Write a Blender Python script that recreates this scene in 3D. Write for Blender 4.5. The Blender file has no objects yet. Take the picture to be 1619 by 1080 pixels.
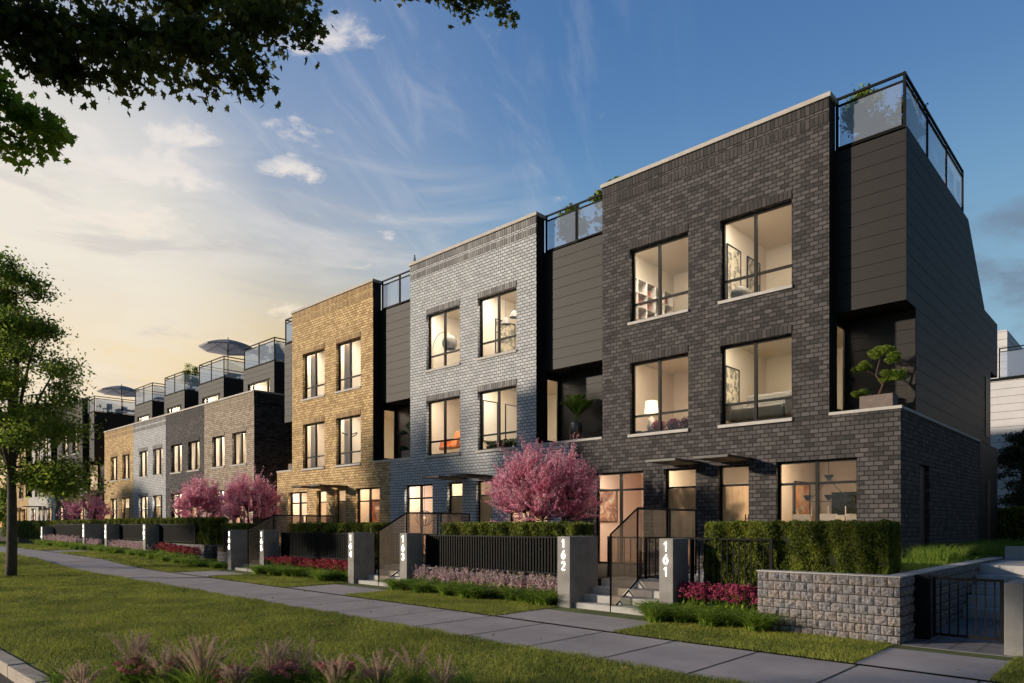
import bpy, math, random
import numpy as np
from mathutils import Vector
rnd = random.Random(7)
R = math.radians
sc = bpy.context.scene

# ------------------------------------------------------------------ camera, world, sun, exposure
EYE = Vector((0.0, -16.0, 1.65))
YAW = R(46.70)                                   # forward points this far from -X towards +Y
FWD = Vector((-math.cos(YAW), math.sin(YAW), 0)); RGT = Vector((math.sin(YAW), math.cos(YAW), 0))
cam_d = bpy.data.cameras.new('camera'); cam = bpy.data.objects.new('camera', cam_d); sc.collection.objects.link(cam)
cam.location = EYE
cam.rotation_euler = (R(90), 0, math.atan2(-FWD.x, FWD.y))
cam_d.sensor_width = 36; cam_d.lens = 1104 / 1619 * 36
cam_d.shift_y = (830 - 540) / 1619
cam_d.clip_start = 0.1; cam_d.clip_end = 3000
sc.camera = cam
sc.view_settings.view_transform = 'Standard'; sc.view_settings.look = 'None'
sc.view_settings.exposure = 0.0; sc.view_settings.gamma = 1
sc.cycles.use_denoising = True
sc.cycles.max_bounces = 8; sc.cycles.transparent_max_bounces = 24
sc.cycles.sample_clamp_indirect = 4

SUN_EL = 12.5
SUN_AZ = 48.0
sun_dir = Vector((-math.cos(R(SUN_AZ)) * math.cos(R(SUN_EL)), -math.sin(R(SUN_AZ)) * math.cos(R(SUN_EL)), math.sin(R(SUN_EL))))
sd = bpy.data.lights.new('sun', 'SUN'); sun = bpy.data.objects.new('sun', sd); sc.collection.objects.link(sun)
sd.energy = 4.6; sd.angle = R(1.8); sd.color = (1.0, 0.86, 0.68)
sun.rotation_euler = sun_dir.to_track_quat('Z', 'Y').to_euler(); sun.location = (-30, -60, 30)

def pdir(px, py):
    return (FWD + RGT * ((px - 809.5) / 1104) + Vector((0, 0, (830 - py) / 1104))).normalized()

world = bpy.data.worlds.new('World'); sc.world = world; world.use_nodes = True
def build_world():
    nt = world.node_tree; N = nt.nodes; L = nt.links; N.clear()
    out = N.new('ShaderNodeOutputWorld'); bg = N.new('ShaderNodeBackground'); L.new(bg.outputs[0], out.inputs[0])
    tc = N.new('ShaderNodeTexCoord'); D = tc.outputs['Generated']
    def vm(op, a, b=None, s=None):
        n = N.new('ShaderNodeVectorMath'); n.operation = op
        for i, v in enumerate((a, b)):
            if v is None: continue
            if hasattr(v, 'is_linked'): L.new(v, n.inputs[i])
            else: n.inputs[i].default_value = v
        return n
    def mt(op, a, b=None, c=None, clamp=False):
        n = N.new('ShaderNodeMath'); n.operation = op; n.use_clamp = clamp
        for i, v in enumerate((a, b, c)):
            if v is None: continue
            if hasattr(v, 'is_linked'): L.new(v, n.inputs[i])
            else: n.inputs[i].default_value = v
        return n.outputs[0]
    def ramp(fac, stops, mode='B_SPLINE'):
        n = N.new('ShaderNodeValToRGB'); n.color_ramp.interpolation = mode
        el = n.color_ramp.elements
        while len(el) < len(stops): el.new(0.5)
        for e, (p, c) in zip(el, stops): e.position = p; e.color = (*c, 1) if len(c) == 3 else c
        L.new(fac, n.inputs[0]); return n.outputs[0]
    def mix(f, a, b, blend='MIX'):
        n = N.new('ShaderNodeMix'); n.data_type = 'RGBA'; n.blend_type = blend
        for i, v in ((0, f), (6, a), (7, b)):
            if hasattr(v, 'is_linked'): L.new(v, n.inputs[i])
            else: n.inputs[i].default_value = v if i == 0 else (*v, 1)
        return n.outputs[2]
    def srange(v, a, b):
        n = N.new('ShaderNodeMapRange'); n.interpolation_type = 'SMOOTHSTEP'
        L.new(v, n.inputs[0]); n.inputs[1].default_value = a; n.inputs[2].default_value = b
        return n.outputs[0]
    sep = N.new('ShaderNodeSeparateXYZ'); L.new(D, sep.inputs[0]); z = sep.outputs[2]
    zc = mt('MAXIMUM', z, 0.0)
    # horizontal angle from the warm west end of the street
    g = pdir(-40, 830); g.z = 0; g.normalize()
    flat = vm('MULTIPLY', D, (1, 1, 0)); fn = vm('NORMALIZE', flat.outputs[0])
    dt = vm('DOT_PRODUCT', fn.outputs[0], tuple(g)).outputs['Value']
    blue = ramp(zc, [(0, (.33, .50, .60)), (.12, (.33, .52, .62)), (.33, (.23, .44, .63)), (.50, (.085, .215, .48)), (.75, (.05, .135, .34)), (1, (.04, .10, .25))])
    warm = ramp(zc, [(0, (.90, .48, .15)), (.12, (.92, .52, .13)), (.19, (.90, .60, .21)), (.26, (.84, .68, .42)), (.34, (.55, .57, .58)), (.42, (.36, .44, .57)), (.55, (.19, .31, .55)), (.8, (.08, .18, .40))])
    wv = srange(dt, 0.72, 0.99)
    col = mix(wv, blue, warm)
    # bright glow low on the left
    gd = pdir(0, 400)
    gl = vm('DOT_PRODUCT', D, tuple(gd)).outputs['Value']
    glow = srange(gl, 0.945, 1.0)
    col = mix(mt('MULTIPLY', glow, 0.8), col, (1.0, .92, .78))
    # physical sky, same sun
    sky = N.new('ShaderNodeTexSky'); sky.sky_type = 'NISHITA'; sky.sun_disc = False
    sky.sun_elevation = R(SUN_EL); sky.sun_rotation = math.atan2(sun_dir.x, sun_dir.y)
    s2 = vm('SCALE', sky.outputs[0]); s2.inputs[3].default_value = 0.006
    col = mix(1.0, col, s2.outputs[0], 'ADD')
    # clouds on a flat layer
    den = mt('ADD', zc, 0.16)
    inv = mt('DIVIDE', 1.0, den)
    pl = vm('SCALE', D); L.new(inv, pl.inputs[3])
    def noise(vec, scale, detail=7, rough=.58, dist=0.0):
        n = N.new('ShaderNodeTexNoise'); n.inputs['Scale'].default_value = scale; n.inputs['Detail'].default_value = detail
        n.inputs['Roughness'].default_value = rough; n.inputs['Distortion'].default_value = dist
        L.new(vec, n.inputs['Vector']); return n.outputs[0]
    n1 = noise(pl.outputs[0], 5.4, 10, .60, .4)
    blobs = [(545, 55, 95, 40, .9), (425, 190, 80, 52, 1.0), (440, 265, 75, 36, 1.05), (300, 215, 80, 30, .95), (240, 275, 190, 56, 1.1), (110, 240, 120, 60, .95),
             (150, 350, 200, 60, 1.0), (470, 490, 100, 30, 1.15), (330, 548, 220, 18, .9), (170, 470, 220, 14, .6), (260, 590, 150, 20, .5), (330, 385, 150, 10, .35)]
    acc = None
    for (px, py, rx, ry, a) in blobs:
        d0 = pdir(px, py); rr = RGT; up = rr.cross(d0).normalized()
        df = vm('SUBTRACT', D, tuple(d0)).outputs[0]
        k = (FWD.dot(d0))
        x = vm('DOT_PRODUCT', df, tuple(rr * (1104 / rx / k))).outputs['Value']
        y = vm('DOT_PRODUCT', df, tuple(up * (1104 / ry / k))).outputs['Value']
        r2 = mt('ADD', mt('MULTIPLY', x, x), mt('MULTIPLY', y, y))
        m = mt('MULTIPLY', mt('EXPONENT', mt('MULTIPLY', r2, -1.0)), a)
        acc = m if acc is None else mt('MAXIMUM', acc, m)
    dens = srange(mt('ADD', mt('MULTIPLY', n1, 2.3), mt('MULTIPLY', acc, .56)), 1.46, 1.80)
    cc = ramp(zc, [(0, (1, .66, .30)), (.2, (1.0, .80, .48)), (.28, (1.0, .87, .68)), (.4, (.98, .90, .84)), (.8, (.8, .78, .8))])
    col = mix(mt('MULTIPLY', mt('MULTIPLY', dens, srange(dt, .62, .8)), .9), col, cc)
    # streaky high cirrus
    st = vm('MULTIPLY', pl.outputs[0], (1.0, 3.6, 1.0))
    rot = N.new('ShaderNodeVectorRotate'); rot.rotation_type = 'Z_AXIS'; rot.inputs['Angle'].default_value = R(62)
    L.new(pl.outputs[0], rot.inputs[0]); st = vm('MULTIPLY', rot.outputs[0], (1.2, 6.5, 1.0))
    n2 = noise(st.outputs[0], 1.6, 8, .62, .6)
    msk = srange(dt, .55, .9)
    cir = mt('MULTIPLY', mt('MULTIPLY', srange(n2, .48, .76), msk), .22)
    col = mix(cir, col, (.86, .84, .84))
    # broad soft stratus over the warm side
    n4 = noise(vm('MULTIPLY', D, (3.2, 3.2, 17)).outputs[0], 1.0, 9, .6, .5)
    stl = mt('MULTIPLY', mt('MULTIPLY', srange(n4, .44, .64), srange(dt, .70, .92)), mt('SUBTRACT', 1.0, srange(zc, .38, .50)))
    col = mix(mt('MULTIPLY', stl, .55), col, ramp(zc, [(0, (1.0, .70, .30)), (.2, (1.0, .80, .46)), (.3, (.86, .80, .74)), (.45, (.74, .74, .78))]))
    n5 = noise(vm('MULTIPLY', D, (4.1, 4.1, 21)).outputs[0], 1.3, 8, .6, .4)
    gst = mt('MULTIPLY', mt('MULTIPLY', srange(n5, .50, .68), srange(dt, .70, .92)), mt('SUBTRACT', 1.0, srange(zc, .34, .46)))
    col = mix(mt('MULTIPLY', gst, .40), col, (.52, .50, .52))
    # low dusky clouds away from the glow
    n3 = noise(vm('MULTIPLY', D, (5, 5, 13)).outputs[0], 1.0, 7, .6, .3)
    low = mt('MULTIPLY', mt('SUBTRACT', 1.0, srange(zc, .30, .42)), mt('SUBTRACT', 1.0, srange(dt, .55, .8)))
    low = mt('MULTIPLY', mt('MULTIPLY', srange(n3, .44, .66), low), .75)
    col = mix(low, col, (.17, .20, .27))
    east = N.new('ShaderNodeMapRange'); east.interpolation_type = 'SMOOTHSTEP'; L.new(dt, east.inputs[0])
    for i, v in ((1, -.5), (2, .3), (3, .42), (4, 1.0)): east.inputs[i].default_value = v
    fin = vm('SCALE', col); L.new(east.outputs[0], fin.inputs[3]); col = fin.outputs[0]
    L.new(col, bg.inputs[0]); bg.inputs[1].default_value = 0.92
build_world()

# ------------------------------------------------------------------ helpers
def wloc(o):
    p = Vector((0, 0, 0))
    while o: p = p + o.location; o = o.parent
    return p

def tag(o, label=None, cat=None, group=None, kind=None):
    if label: o['label'] = label
    if cat: o['category'] = cat
    if group: o['group'] = group
    if kind: o['kind'] = kind
    return o

def empty(name, loc, label, cat, group=None):
    o = bpy.data.objects.new(name, None); sc.collection.objects.link(o); o.location = loc
    o.empty_display_size = .2
    return tag(o, label, cat, group)

def link(name, me, parent=None, loc=(0, 0, 0)):
    o = bpy.data.objects.new(name, me); sc.collection.objects.link(o); o.parent = parent; o.location = loc
    return o

class MB:
    def __init__(s): s.v = []; s.f = []; s.m = []
    def face(s, pts, m=0):
        i = len(s.v); s.v += [tuple(p) for p in pts]; s.f.append(tuple(range(i, i + len(pts)))); s.m.append(m)
    def box(s, x0, x1, y0, y1, z0, z1, m=0):
        i = len(s.v)
        s.v += [(x, y, z) for z in (z0, z1) for y in (y0, y1) for x in (x0, x1)]
        for q in ((0, 2, 3, 1), (4, 5, 7, 6), (0, 1, 5, 4), (1, 3, 7, 5), (3, 2, 6, 7), (2, 0, 4, 6)):
            s.f.append(tuple(i + k for k in q)); s.m.append(m)
        return s
    def prism(s, pts, a, b, axis='x', m=0):
        """extrude a polygon given as 2-D points from a to b along an axis"""
        def P(p, t): return (t, p[0], p[1]) if axis == 'x' else ((p[0], t, p[1]) if axis == 'y' else (p[0], p[1], t))
        i = len(s.v); n = len(pts)
        s.v += [P(p, a) for p in pts] + [P(p, b) for p in pts]
        s.f.append(tuple(range(i, i + n))); s.f.append(tuple(reversed(range(i + n, i + 2 * n)))); s.m += [m, m]
        for k in range(n):
            k2 = (k + 1) % n; s.f.append((i + k, i + n + k, i + n + k2, i + k2)); s.m.append(m)
        return s
    def tube(s, pts, rad, n=6, m=0, cap=True):
        pts = [Vector(p) for p in pts]
        if not hasattr(rad, '__len__'): rad = [rad] * len(pts)
        i = len(s.v); prev = None
        for k, p in enumerate(pts):
            t = (pts[min(k + 1, len(pts) - 1)] - pts[max(k - 1, 0)])
            if t.length < 1e-9: t = Vector((0, 0, 1))
            t.normalize()
            a = (prev if prev is not None else (Vector((0, 0, 1)) if abs(t.z) < .9 else Vector((1, 0, 0))))
            u = (a - t * a.dot(t))
            if u.length < 1e-6: u = t.orthogonal()
            u.normalize(); w = t.cross(u); prev = u
            for j in range(n):
                an = 2 * math.pi * j / n
                s.v.append(tuple(p + (u * math.cos(an) + w * math.sin(an)) * rad[k]))
        for k in range(len(pts) - 1):
            for j in range(n):
                j2 = (j + 1) % n
                s.f.append((i + k * n + j, i + k * n + j2, i + (k + 1) * n + j2, i + (k + 1) * n + j)); s.m.append(m)
        if cap:
            s.f.append(tuple(reversed(range(i, i + n)))); e = i + (len(pts) - 1) * n
            s.f.append(tuple(range(e, e + n))); s.m += [m, m]
        return s
    def lathe(s, prof, cx, cy, n=20, m=0):
        """profile of (radius, z)"""
        i = len(s.v)
        for r, z in prof:
            for j in range(n): a = 2 * math.pi * j / n; s.v.append((cx + r * math.cos(a), cy + r * math.sin(a), z))
        for k in range(len(prof) - 1):
            for j in range(n):
                j2 = (j + 1) % n; s.f.append((i + k * n + j, i + k * n + j2, i + (k + 1) * n + j2, i + (k + 1) * n + j)); s.m.append(m)
        return s
    def build(s, name, mat, parent=None, loc=None, smooth=False, bevel=0):
        if loc is None:
            if parent is not None: base = wloc(parent)
            else:
                a = np.array(s.v); lo = a.min(0); hi = a.max(0); base = Vector(((lo[0] + hi[0]) / 2, (lo[1] + hi[1]) / 2, lo[2]))
        else: base = Vector(loc)
        me = bpy.data.meshes.new(name)
        me.from_pydata([(p[0] - base.x, p[1] - base.y, p[2] - base.z) for p in s.v], [], s.f)
        mats = mat if isinstance(mat, (list, tuple)) else [mat]
        for q in mats: me.materials.append(q)
        if len(mats) > 1: me.polygons.foreach_set('material_index', s.m)
        if smooth: me.polygons.foreach_set('use_smooth', [True] * len(me.polygons))
        me.update()
        o = link(name, me, parent, base - (wloc(parent) if parent else Vector((0, 0, 0))))
        if bevel:
            b = o.modifiers.new('bevel', 'BEVEL'); b.width = bevel; b.segments = 2; b.limit_method = 'ANGLE'
        return o

def poly_mesh(name, P, mat, parent=None, base=None, smooth=False):
    """P: array (n, k, 3) of n separate k-gons"""
    P = np.asarray(P, dtype=np.float32); n, k, _ = P.shape
    if base is None: base = wloc(parent) if parent is not None else Vector([float(P[..., 0].mean()), float(P[..., 1].mean()), float(P[..., 2].min())])
    V = (P.reshape(-1, 3) - np.array(base, dtype=np.float32))
    me = bpy.data.meshes.new(name)
    me.vertices.add(n * k); me.vertices.foreach_set('co', V.ravel())
    me.loops.add(n * k); me.loops.foreach_set('vertex_index', np.arange(n * k, dtype=np.int32))
    me.polygons.add(n); me.polygons.foreach_set('loop_start', np.arange(0, n * k, k, dtype=np.int32))
    me.polygons.foreach_set('loop_total', np.full(n, k, dtype=np.int32))
    me.materials.append(mat); me.update(calc_edges=True)
    return link(name, me, parent, Vector(base) - (wloc(parent) if parent else Vector((0, 0, 0))))

rs = np.random.RandomState(11)
def unit(n):
    v = rs.normal(size=(n, 3)); return v / np.linalg.norm(v, axis=1, keepdims=True)
def leaves(C, size, aspect=.55, up=0.0, var=.35, droop=None):
    """rhombic leaves at centres C, random facing; up>0 makes the long axis lean upwards"""
    n = len(C); a = unit(n); a[:, 2] += up
    if droop is not None: a = a + droop
    a /= np.linalg.norm(a, axis=1, keepdims=True)
    b = np.cross(a, unit(n)); b /= np.linalg.norm(b, axis=1, keepdims=True) + 1e-9
    nn = np.cross(a, b)
    s = size * (1 + var * rs.uniform(-1, 1, n))[:, None]
    return np.stack([C - a * s * .5, C + b * s * aspect * .5 + a * s * .05 + nn * s * .06, C + a * s * .5, C - b * s * aspect * .5 + a * s * .05 + nn * s * .06], 1)
MAPLE = np.array([(0, -.5), (.12, -.22), (.42, -.3), (.33, -.05), (.52, .14), (.26, .16), (.2, .3), (0, .56), (-.2, .3), (-.26, .16), (-.52, .14), (-.33, -.05), (-.42, -.3), (-.12, -.22)])
def star_leaves(C, size, droop=-.35):
    n = len(C); a = unit(n); a[:, 2] += droop; a /= np.linalg.norm(a, axis=1, keepdims=True)
    b = np.cross(a, unit(n)); b /= np.linalg.norm(b, axis=1, keepdims=True) + 1e-9
    nn = np.cross(a, b); s = size * rs.uniform(.65, 1.25, n)
    P = np.zeros((n, len(MAPLE), 3))
    for k, (x, y) in enumerate(MAPLE):
        P[:, k] = C + (b * x + a * y + nn * (-.18 * (abs(x) * 1.4) ** 2)) * s[:, None]
    return P
def blades(B, h, w, lean, segs=3, hvar=.35, bend=1.0, az=None):
    """curved grass blades from base points, as quads"""
    n = len(B); H = h * (1 + hvar * rs.uniform(-1, 1, n)); az = rs.uniform(0, 2 * np.pi, n) if az is None else az
    ln = lean * rs.uniform(.2, 1.2, n) * H
    d = np.stack([np.cos(az), np.sin(az), np.zeros(n)], 1); t2 = rs.uniform(0, 2 * np.pi, n)
    sd = np.stack([np.cos(t2), np.sin(t2), np.zeros(n)], 1)
    out = []
    for k in range(segs):
        q = []
        for t in (k / segs, (k + 1) / segs):
            c = B + d * (ln * t ** 1.8)[:, None]; c[:, 2] += H * (t - .35 * bend * lean * t ** 3)
            ww = w * (1 - t) ** .7 * .5 + 1e-4
            q.append((c - sd * ww, c + sd * ww))
        out.append(np.stack([q[0][0], q[0][1], q[1][1], q[1][0]], 1))
    return np.concatenate(out)

# ------------------------------------------------------------------ materials
def newmat(name):
    m = bpy.data.materials.new(name); m.use_nodes = True; return m, m.node_tree.nodes, m.node_tree.links
def simple(name, col, rough=.6, metal=0, var=0.0, scale=3.0, bump=0.0, bscale=60, spec=.5, streak=None):
    m, N, L = newmat(name); b = N['Principled BSDF']
    b.inputs['Roughness'].default_value = rough; b.inputs['Metallic'].default_value = metal; b.inputs['Base Color'].default_value = (*col, 1)
    b.inputs['Specular IOR Level'].default_value = spec
    g = N.new('ShaderNodeNewGeometry')
    if var:
        n = N.new('ShaderNodeTexNoise'); n.inputs['Scale'].default_value = scale; n.inputs['Detail'].default_value = 6; n.inputs['Roughness'].default_value = .65
        src = g.outputs['Position']
        if streak:
            vm = N.new('ShaderNodeVectorMath'); vm.operation = 'MULTIPLY'; vm.inputs[1].default_value = streak; L.new(src, vm.inputs[0]); src = vm.outputs[0]
        L.new(src, n.inputs['Vector'])
        mr = N.new('ShaderNodeMapRange'); mr.inputs[1].default_value = .3; mr.inputs[2].default_value = .7
        mr.inputs[3].default_value = 1 - var; mr.inputs[4].default_value = 1 + var; L.new(n.outputs[0], mr.inputs[0])
        mx = N.new('ShaderNodeVectorMath'); mx.operation = 'SCALE'; mx.inputs[0].default_value = col; L.new(mr.outputs[0], mx.inputs[3])
        L.new(mx.outputs[0], b.inputs['Base Color'])
    if bump:
        n = N.new('ShaderNodeTexNoise'); n.inputs['Scale'].default_value = bscale; n.inputs['Detail'].default_value = 5; L.new(g.outputs['Position'], n.inputs['Vector'])
        bp = N.new('ShaderNodeBump'); bp.inputs['Strength'].default_value = bump; bp.inputs['Distance'].default_value = .01
        L.new(n.outputs[0], bp.inputs['Height']); L.new(bp.outputs[0], b.inputs['Normal'])
    return m

def brick(name, c1, c2, mortar, bw=.19, bh=.1, ms=.0105, vertical=False, bump=.6, rough=.85, varn=.18):
    m, N, L = newmat(name); b = N['Principled BSDF']; b.inputs['Roughness'].default_value = rough
    g = N.new('ShaderNodeNewGeometry'); sp = N.new('ShaderNodeSeparateXYZ'); L.new(g.outputs['Position'], sp.inputs[0])
    ad = N.new('ShaderNodeMath'); ad.operation = 'ADD'; L.new(sp.outputs[0], ad.inputs[0]); L.new(sp.outputs[1], ad.inputs[1])
    cb = N.new('ShaderNodeCombineXYZ')
    if vertical: L.new(sp.outputs[2], cb.inputs[0]); L.new(ad.outputs[0], cb.inputs[1])
    else: L.new(ad.outputs[0], cb.inputs[0]); L.new(sp.outputs[2], cb.inputs[1])
    t = N.new('ShaderNodeTexBrick'); L.new(cb.outputs[0], t.inputs['Vector'])
    if vertical: t.offset = 0.0
    t.inputs['Scale'].default_value = 1; t.inputs['Brick Width'].default_value = bw if not vertical else 5.0
    t.inputs['Row Height'].default_value = bh; t.inputs['Mortar Size'].default_value = ms; t.inputs['Mortar Smooth'].default_value = .25
    t.inputs['Color1'].default_value = (*c1, 1); t.inputs['Color2'].default_value = (*c2, 1); t.inputs['Mortar'].default_value = (*mortar, 1)
    n = N.new('ShaderNodeTexNoise'); n.inputs['Scale'].default_value = 2.2; n.inputs['Detail'].default_value = 8; n.inputs['Roughness'].default_value = .7
    L.new(g.outputs['Position'], n.inputs['Vector'])
    n2 = N.new('ShaderNodeTexNoise'); n2.inputs['Scale'].default_value = 55; n2.inputs['Detail'].default_value = 4; L.new(g.outputs['Position'], n2.inputs['Vector'])
    a2 = N.new('ShaderNodeMath'); a2.operation = 'ADD'; L.new(n.outputs[0], a2.inputs[0]); L.new(n2.outputs[0], a2.inputs[1])
    mr = N.new('ShaderNodeMapRange'); mr.inputs[1].default_value = .7; mr.inputs[2].default_value = 1.3; mr.inputs[3].default_value = 1 - varn; mr.inputs[4].default_value = 1 + varn
    L.new(a2.outputs[0], mr.inputs[0])
    vs = N.new('ShaderNodeVectorMath'); vs.operation = 'SCALE'; L.new(t.outputs[0], vs.inputs[0]); L.new(mr.outputs[0], vs.inputs[3])
    L.new(vs.outputs[0], b.inputs['Base Color'])
    h = N.new('ShaderNodeMath'); h.operation = 'MULTIPLY_ADD'; L.new(t.outputs['Fac'], h.inputs[0]); h.inputs[1].default_value = -1.0
    ns = N.new('ShaderNodeMath'); ns.operation = 'MULTIPLY'; L.new(n2.outputs[0], ns.inputs[0]); ns.inputs[1].default_value = .35; L.new(ns.outputs[0], h.inputs[2])
    bp = N.new('ShaderNodeBump'); bp.inputs['Strength'].default_value = bump; bp.inputs['Distance'].default_value = .012
    L.new(h.outputs[0], bp.inputs['Height']); L.new(bp.outputs[0], b.inputs['Normal'])
    return m

def foliage(name, dark, light, trans=.25, rough=.6, nscale=1.2, third=None):
    m, N, L = newmat(name); b = N['Principled BSDF']; b.inputs['Roughness'].default_value = rough; b.inputs['Specular IOR Level'].default_value = .3
    g = N.new('ShaderNodeNewGeometry'); n = N.new('ShaderNodeTexNoise'); n.inputs['Scale'].default_value = nscale; n.inputs['Detail'].default_value = 3
    L.new(g.outputs['Position'], n.inputs['Vector'])
    a = N.new('ShaderNodeMath'); a.operation = 'MULTIPLY_ADD'; L.new(g.outputs['Random Per Island'], a.inputs[0]); a.inputs[1].default_value = .6
    pr = N.new('ShaderNodeMapRange'); pr.inputs[1].default_value = .3; pr.inputs[2].default_value = .7; L.new(n.outputs[0], pr.inputs[0])
    s = N.new('ShaderNodeMath'); s.operation = 'MULTIPLY'; L.new(pr.outputs[0], s.inputs[0]); s.inputs[1].default_value = .5; L.new(s.outputs[0], a.inputs[2])
    r = N.new('ShaderNodeValToRGB'); r.color_ramp.elements[0].position = .2; r.color_ramp.elements[1].position = .85
    r.color_ramp.elements[0].color = (*dark, 1); r.color_ramp.elements[1].color = (*light, 1)
    if third: e = r.color_ramp.elements.new(.97); e.color = (*third, 1)
    L.new(a.outputs[0], r.inputs[0]); L.new(r.outputs[0], b.inputs['Base Color'])
    t = N.new('ShaderNodeBsdfTranslucent'); L.new(r.outputs[0], t.inputs[0])
    mx = N.new('ShaderNodeMixShader'); mx.inputs[0].default_value = trans
    L.new(b.outputs[0], mx.inputs[1]); L.new(t.outputs[0], mx.inputs[2]); L.new(mx.outputs[0], N['Material Output'].inputs[0])
    return m

def glassmat(name, tint=(1, 1, 1), refl=1.0, haze=0.0, hazecol=(.5, .45, .4), rough=0.0, fmin=0.04):
    m, N, L = newmat(name); N.remove(N['Principled BSDF'])
    tr = N.new('ShaderNodeBsdfTransparent'); tr.inputs[0].default_value = (*tint, 1)
    gl = N.new('ShaderNodeBsdfGlossy'); gl.inputs['Roughness'].default_value = rough
    lw = N.new('ShaderNodeFresnel'); lw.inputs[0].default_value = 1.5
    # the pane has two faces a few mm apart in one sheet: double the reflection a little
    mu = N.new('ShaderNodeMath'); mu.operation = 'MULTIPLY'; mu.use_clamp = True; mu.inputs[1].default_value = refl; L.new(lw.outputs[0], mu.inputs[0])
    mx = N.new('ShaderNodeMixShader'); L.new(mu.outputs[0], mx.inputs[0]); L.new(gl.outputs[0], mx.inputs[2])
    if haze:
        df = N.new('ShaderNodeBsdfDiffuse'); df.inputs[0].default_value = (*hazecol, 1)
        tl = N.new('ShaderNodeBsdfTranslucent'); tl.inputs[0].default_value = (*hazecol, 1)
        m3 = N.new('ShaderNodeMixShader'); m3.inputs[0].default_value = .5; L.new(df.outputs[0], m3.inputs[1]); L.new(tl.outputs[0], m3.inputs[2])
        m2 = N.new('ShaderNodeMixShader'); m2.inputs[0].default_value = haze; L.new(tr.outputs[0], m2.inputs[1]); L.new(m3.outputs[0], m2.inputs[2]); L.new(m2.outputs[0], mx.inputs[1])
    else: L.new(tr.outputs[0], mx.inputs[1])
    L.new(mx.outputs[0], N['Material Output'].inputs[0]); return m

def emit(name, col, st):
    m, N, L = newmat(name); b = N['Principled BSDF']; b.inputs['Base Color'].default_value = (*col, 1)
    b.inputs['Emission Color'].default_value = (*col, 1); b.inputs['Emission Strength'].default_value = st; return m

def woodmat(name, c1, c2, rough=.5):
    m, N, L = newmat(name); b = N['Principled BSDF']; b.inputs['Roughness'].default_value = rough
    g = N.new('ShaderNodeNewGeometry'); v = N.new('ShaderNodeVectorMath'); v.operation = 'MULTIPLY'; v.inputs[1].default_value = (22, 22, 1.2); L.new(g.outputs['Position'], v.inputs[0])
    n = N.new('ShaderNodeTexNoise'); n.inputs['Scale'].default_value = 1.0; n.inputs['Detail'].default_value = 6; n.inputs['Distortion'].default_value = .6; L.new(v.outputs[0], n.inputs['Vector'])
    r = N.new('ShaderNodeValToRGB'); r.color_ramp.elements[0].position = .3; r.color_ramp.elements[1].position = .7
    r.color_ramp.elements[0].color = (*c1, 1); r.color_ramp.elements[1].color = (*c2, 1); L.new(n.outputs[0], r.inputs[0]); L.new(r.outputs[0], b.inputs['Base Color'])
    return m

def artmat(name, cols, scale=3.0, seed=0.0):
    m, N, L = newmat(name); b = N['Principled BSDF']; b.inputs['Roughness'].default_value = .8
    g = N.new('ShaderNodeNewGeometry'); n = N.new('ShaderNodeTexNoise'); n.noise_dimensions = '4D'; n.inputs['W'].default_value = seed
    n.inputs['Scale'].default_value = scale; n.inputs['Detail'].default_value = 5; n.inputs['Distortion'].default_value = 1.0; L.new(g.outputs['Position'], n.inputs['Vector'])
    r = N.new('ShaderNodeValToRGB'); el = r.color_ramp.elements
    while len(el) < len(cols): el.new(.5)
    for k, (e, c) in enumerate(zip(el, cols)): e.position = .3 + .42 * k / (len(cols) - 1); e.color = (*c, 1)
    r.color_ramp.interpolation = 'EASE'; L.new(n.outputs[0], r.inputs[0]); L.new(r.outputs[0], b.inputs['Base Color']); return m

BR = {
 'dark': (brick('dark_brick', (.030, .026, .027), (.104, .092, .091), (.006, .005, .005)), brick('dark_soldier', (.030, .026, .026), (.068, .058, .057), (.007, .006, .006), vertical=True)),
 'grey': (brick('grey_brick', (.43, .435, .45), (.57, .575, .59), (.055, .052, .05)), brick('grey_soldier', (.16, .155, .155), (.30, .285, .275), (.04, .038, .036), vertical=True)),
 'yellow': (brick('yellow_brick', (.43, .27, .11), (.74, .52, .25), (.08, .05, .028)), brick('yellow_soldier', (.29, .18, .08), (.5, .34, .165), (.09, .055, .03), vertical=True)),
 'tan': (brick('tan_brick', (.28, .21, .15), (.50, .41, .31), (.035, .03, .028)), brick('tan_soldier', (.26, .2, .14), (.40, .33, .25), (.035, .03, .028), vertical=True)),
 'white': (brick('white_brick', (.5, .48, .45), (.72, .68, .62), (.2, .19, .18)), brick('white_soldier', (.5, .48, .45), (.66, .62, .58), (.2, .19, .18), vertical=True)),
}
M = {}
M['clad'] = simple('charcoal_cladding', (.018, .0155, .014), .55, spec=.25, var=.12, scale=1.5, bump=.08, bscale=120, streak=(1, 1, .15))
M['joint'] = simple('cladding_joint', (.008, .008, .008), .8)
M['frame'] = simple('window_frame_black', (.012, .012, .012), .6, spec=.2, var=.1)
M['blackmetal'] = simple('black_metal', (.007, .007, .007), .65, spec=.15, var=.12, scale=8)
M['coping'] = simple('pale_stone_coping', (.46, .42, .38), .75, var=.12, scale=5, bump=.15)
M['sill'] = simple('concrete_sill', (.48, .45, .42), .8, var=.1, scale=6)
M['concrete'] = simple('board_concrete', (.17, .165, .165), .85, var=.22, scale=2.6, bump=.35, bscale=30)
M['postconcrete'] = simple('pillar_concrete', (.25, .235, .22), .85, var=.22, scale=3.5, bump=.3, bscale=45)
M['stepconcrete'] = simple('step_concrete', (.44, .42, .40), .85, var=.14, scale=4, bump=.25, bscale=70)
M['cream'] = simple('cream_plaster', (.74, .68, .57), .9)
M['ceil'] = simple('ceiling_plaster', (.80, .74, .62), .9)
M['floorw'] = woodmat('oak_floor', (.22, .13, .07), (.32, .2, .11))
M['sand'] = simple('sand_plaster', (.66, .57, .46), .9, var=.06)
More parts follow.
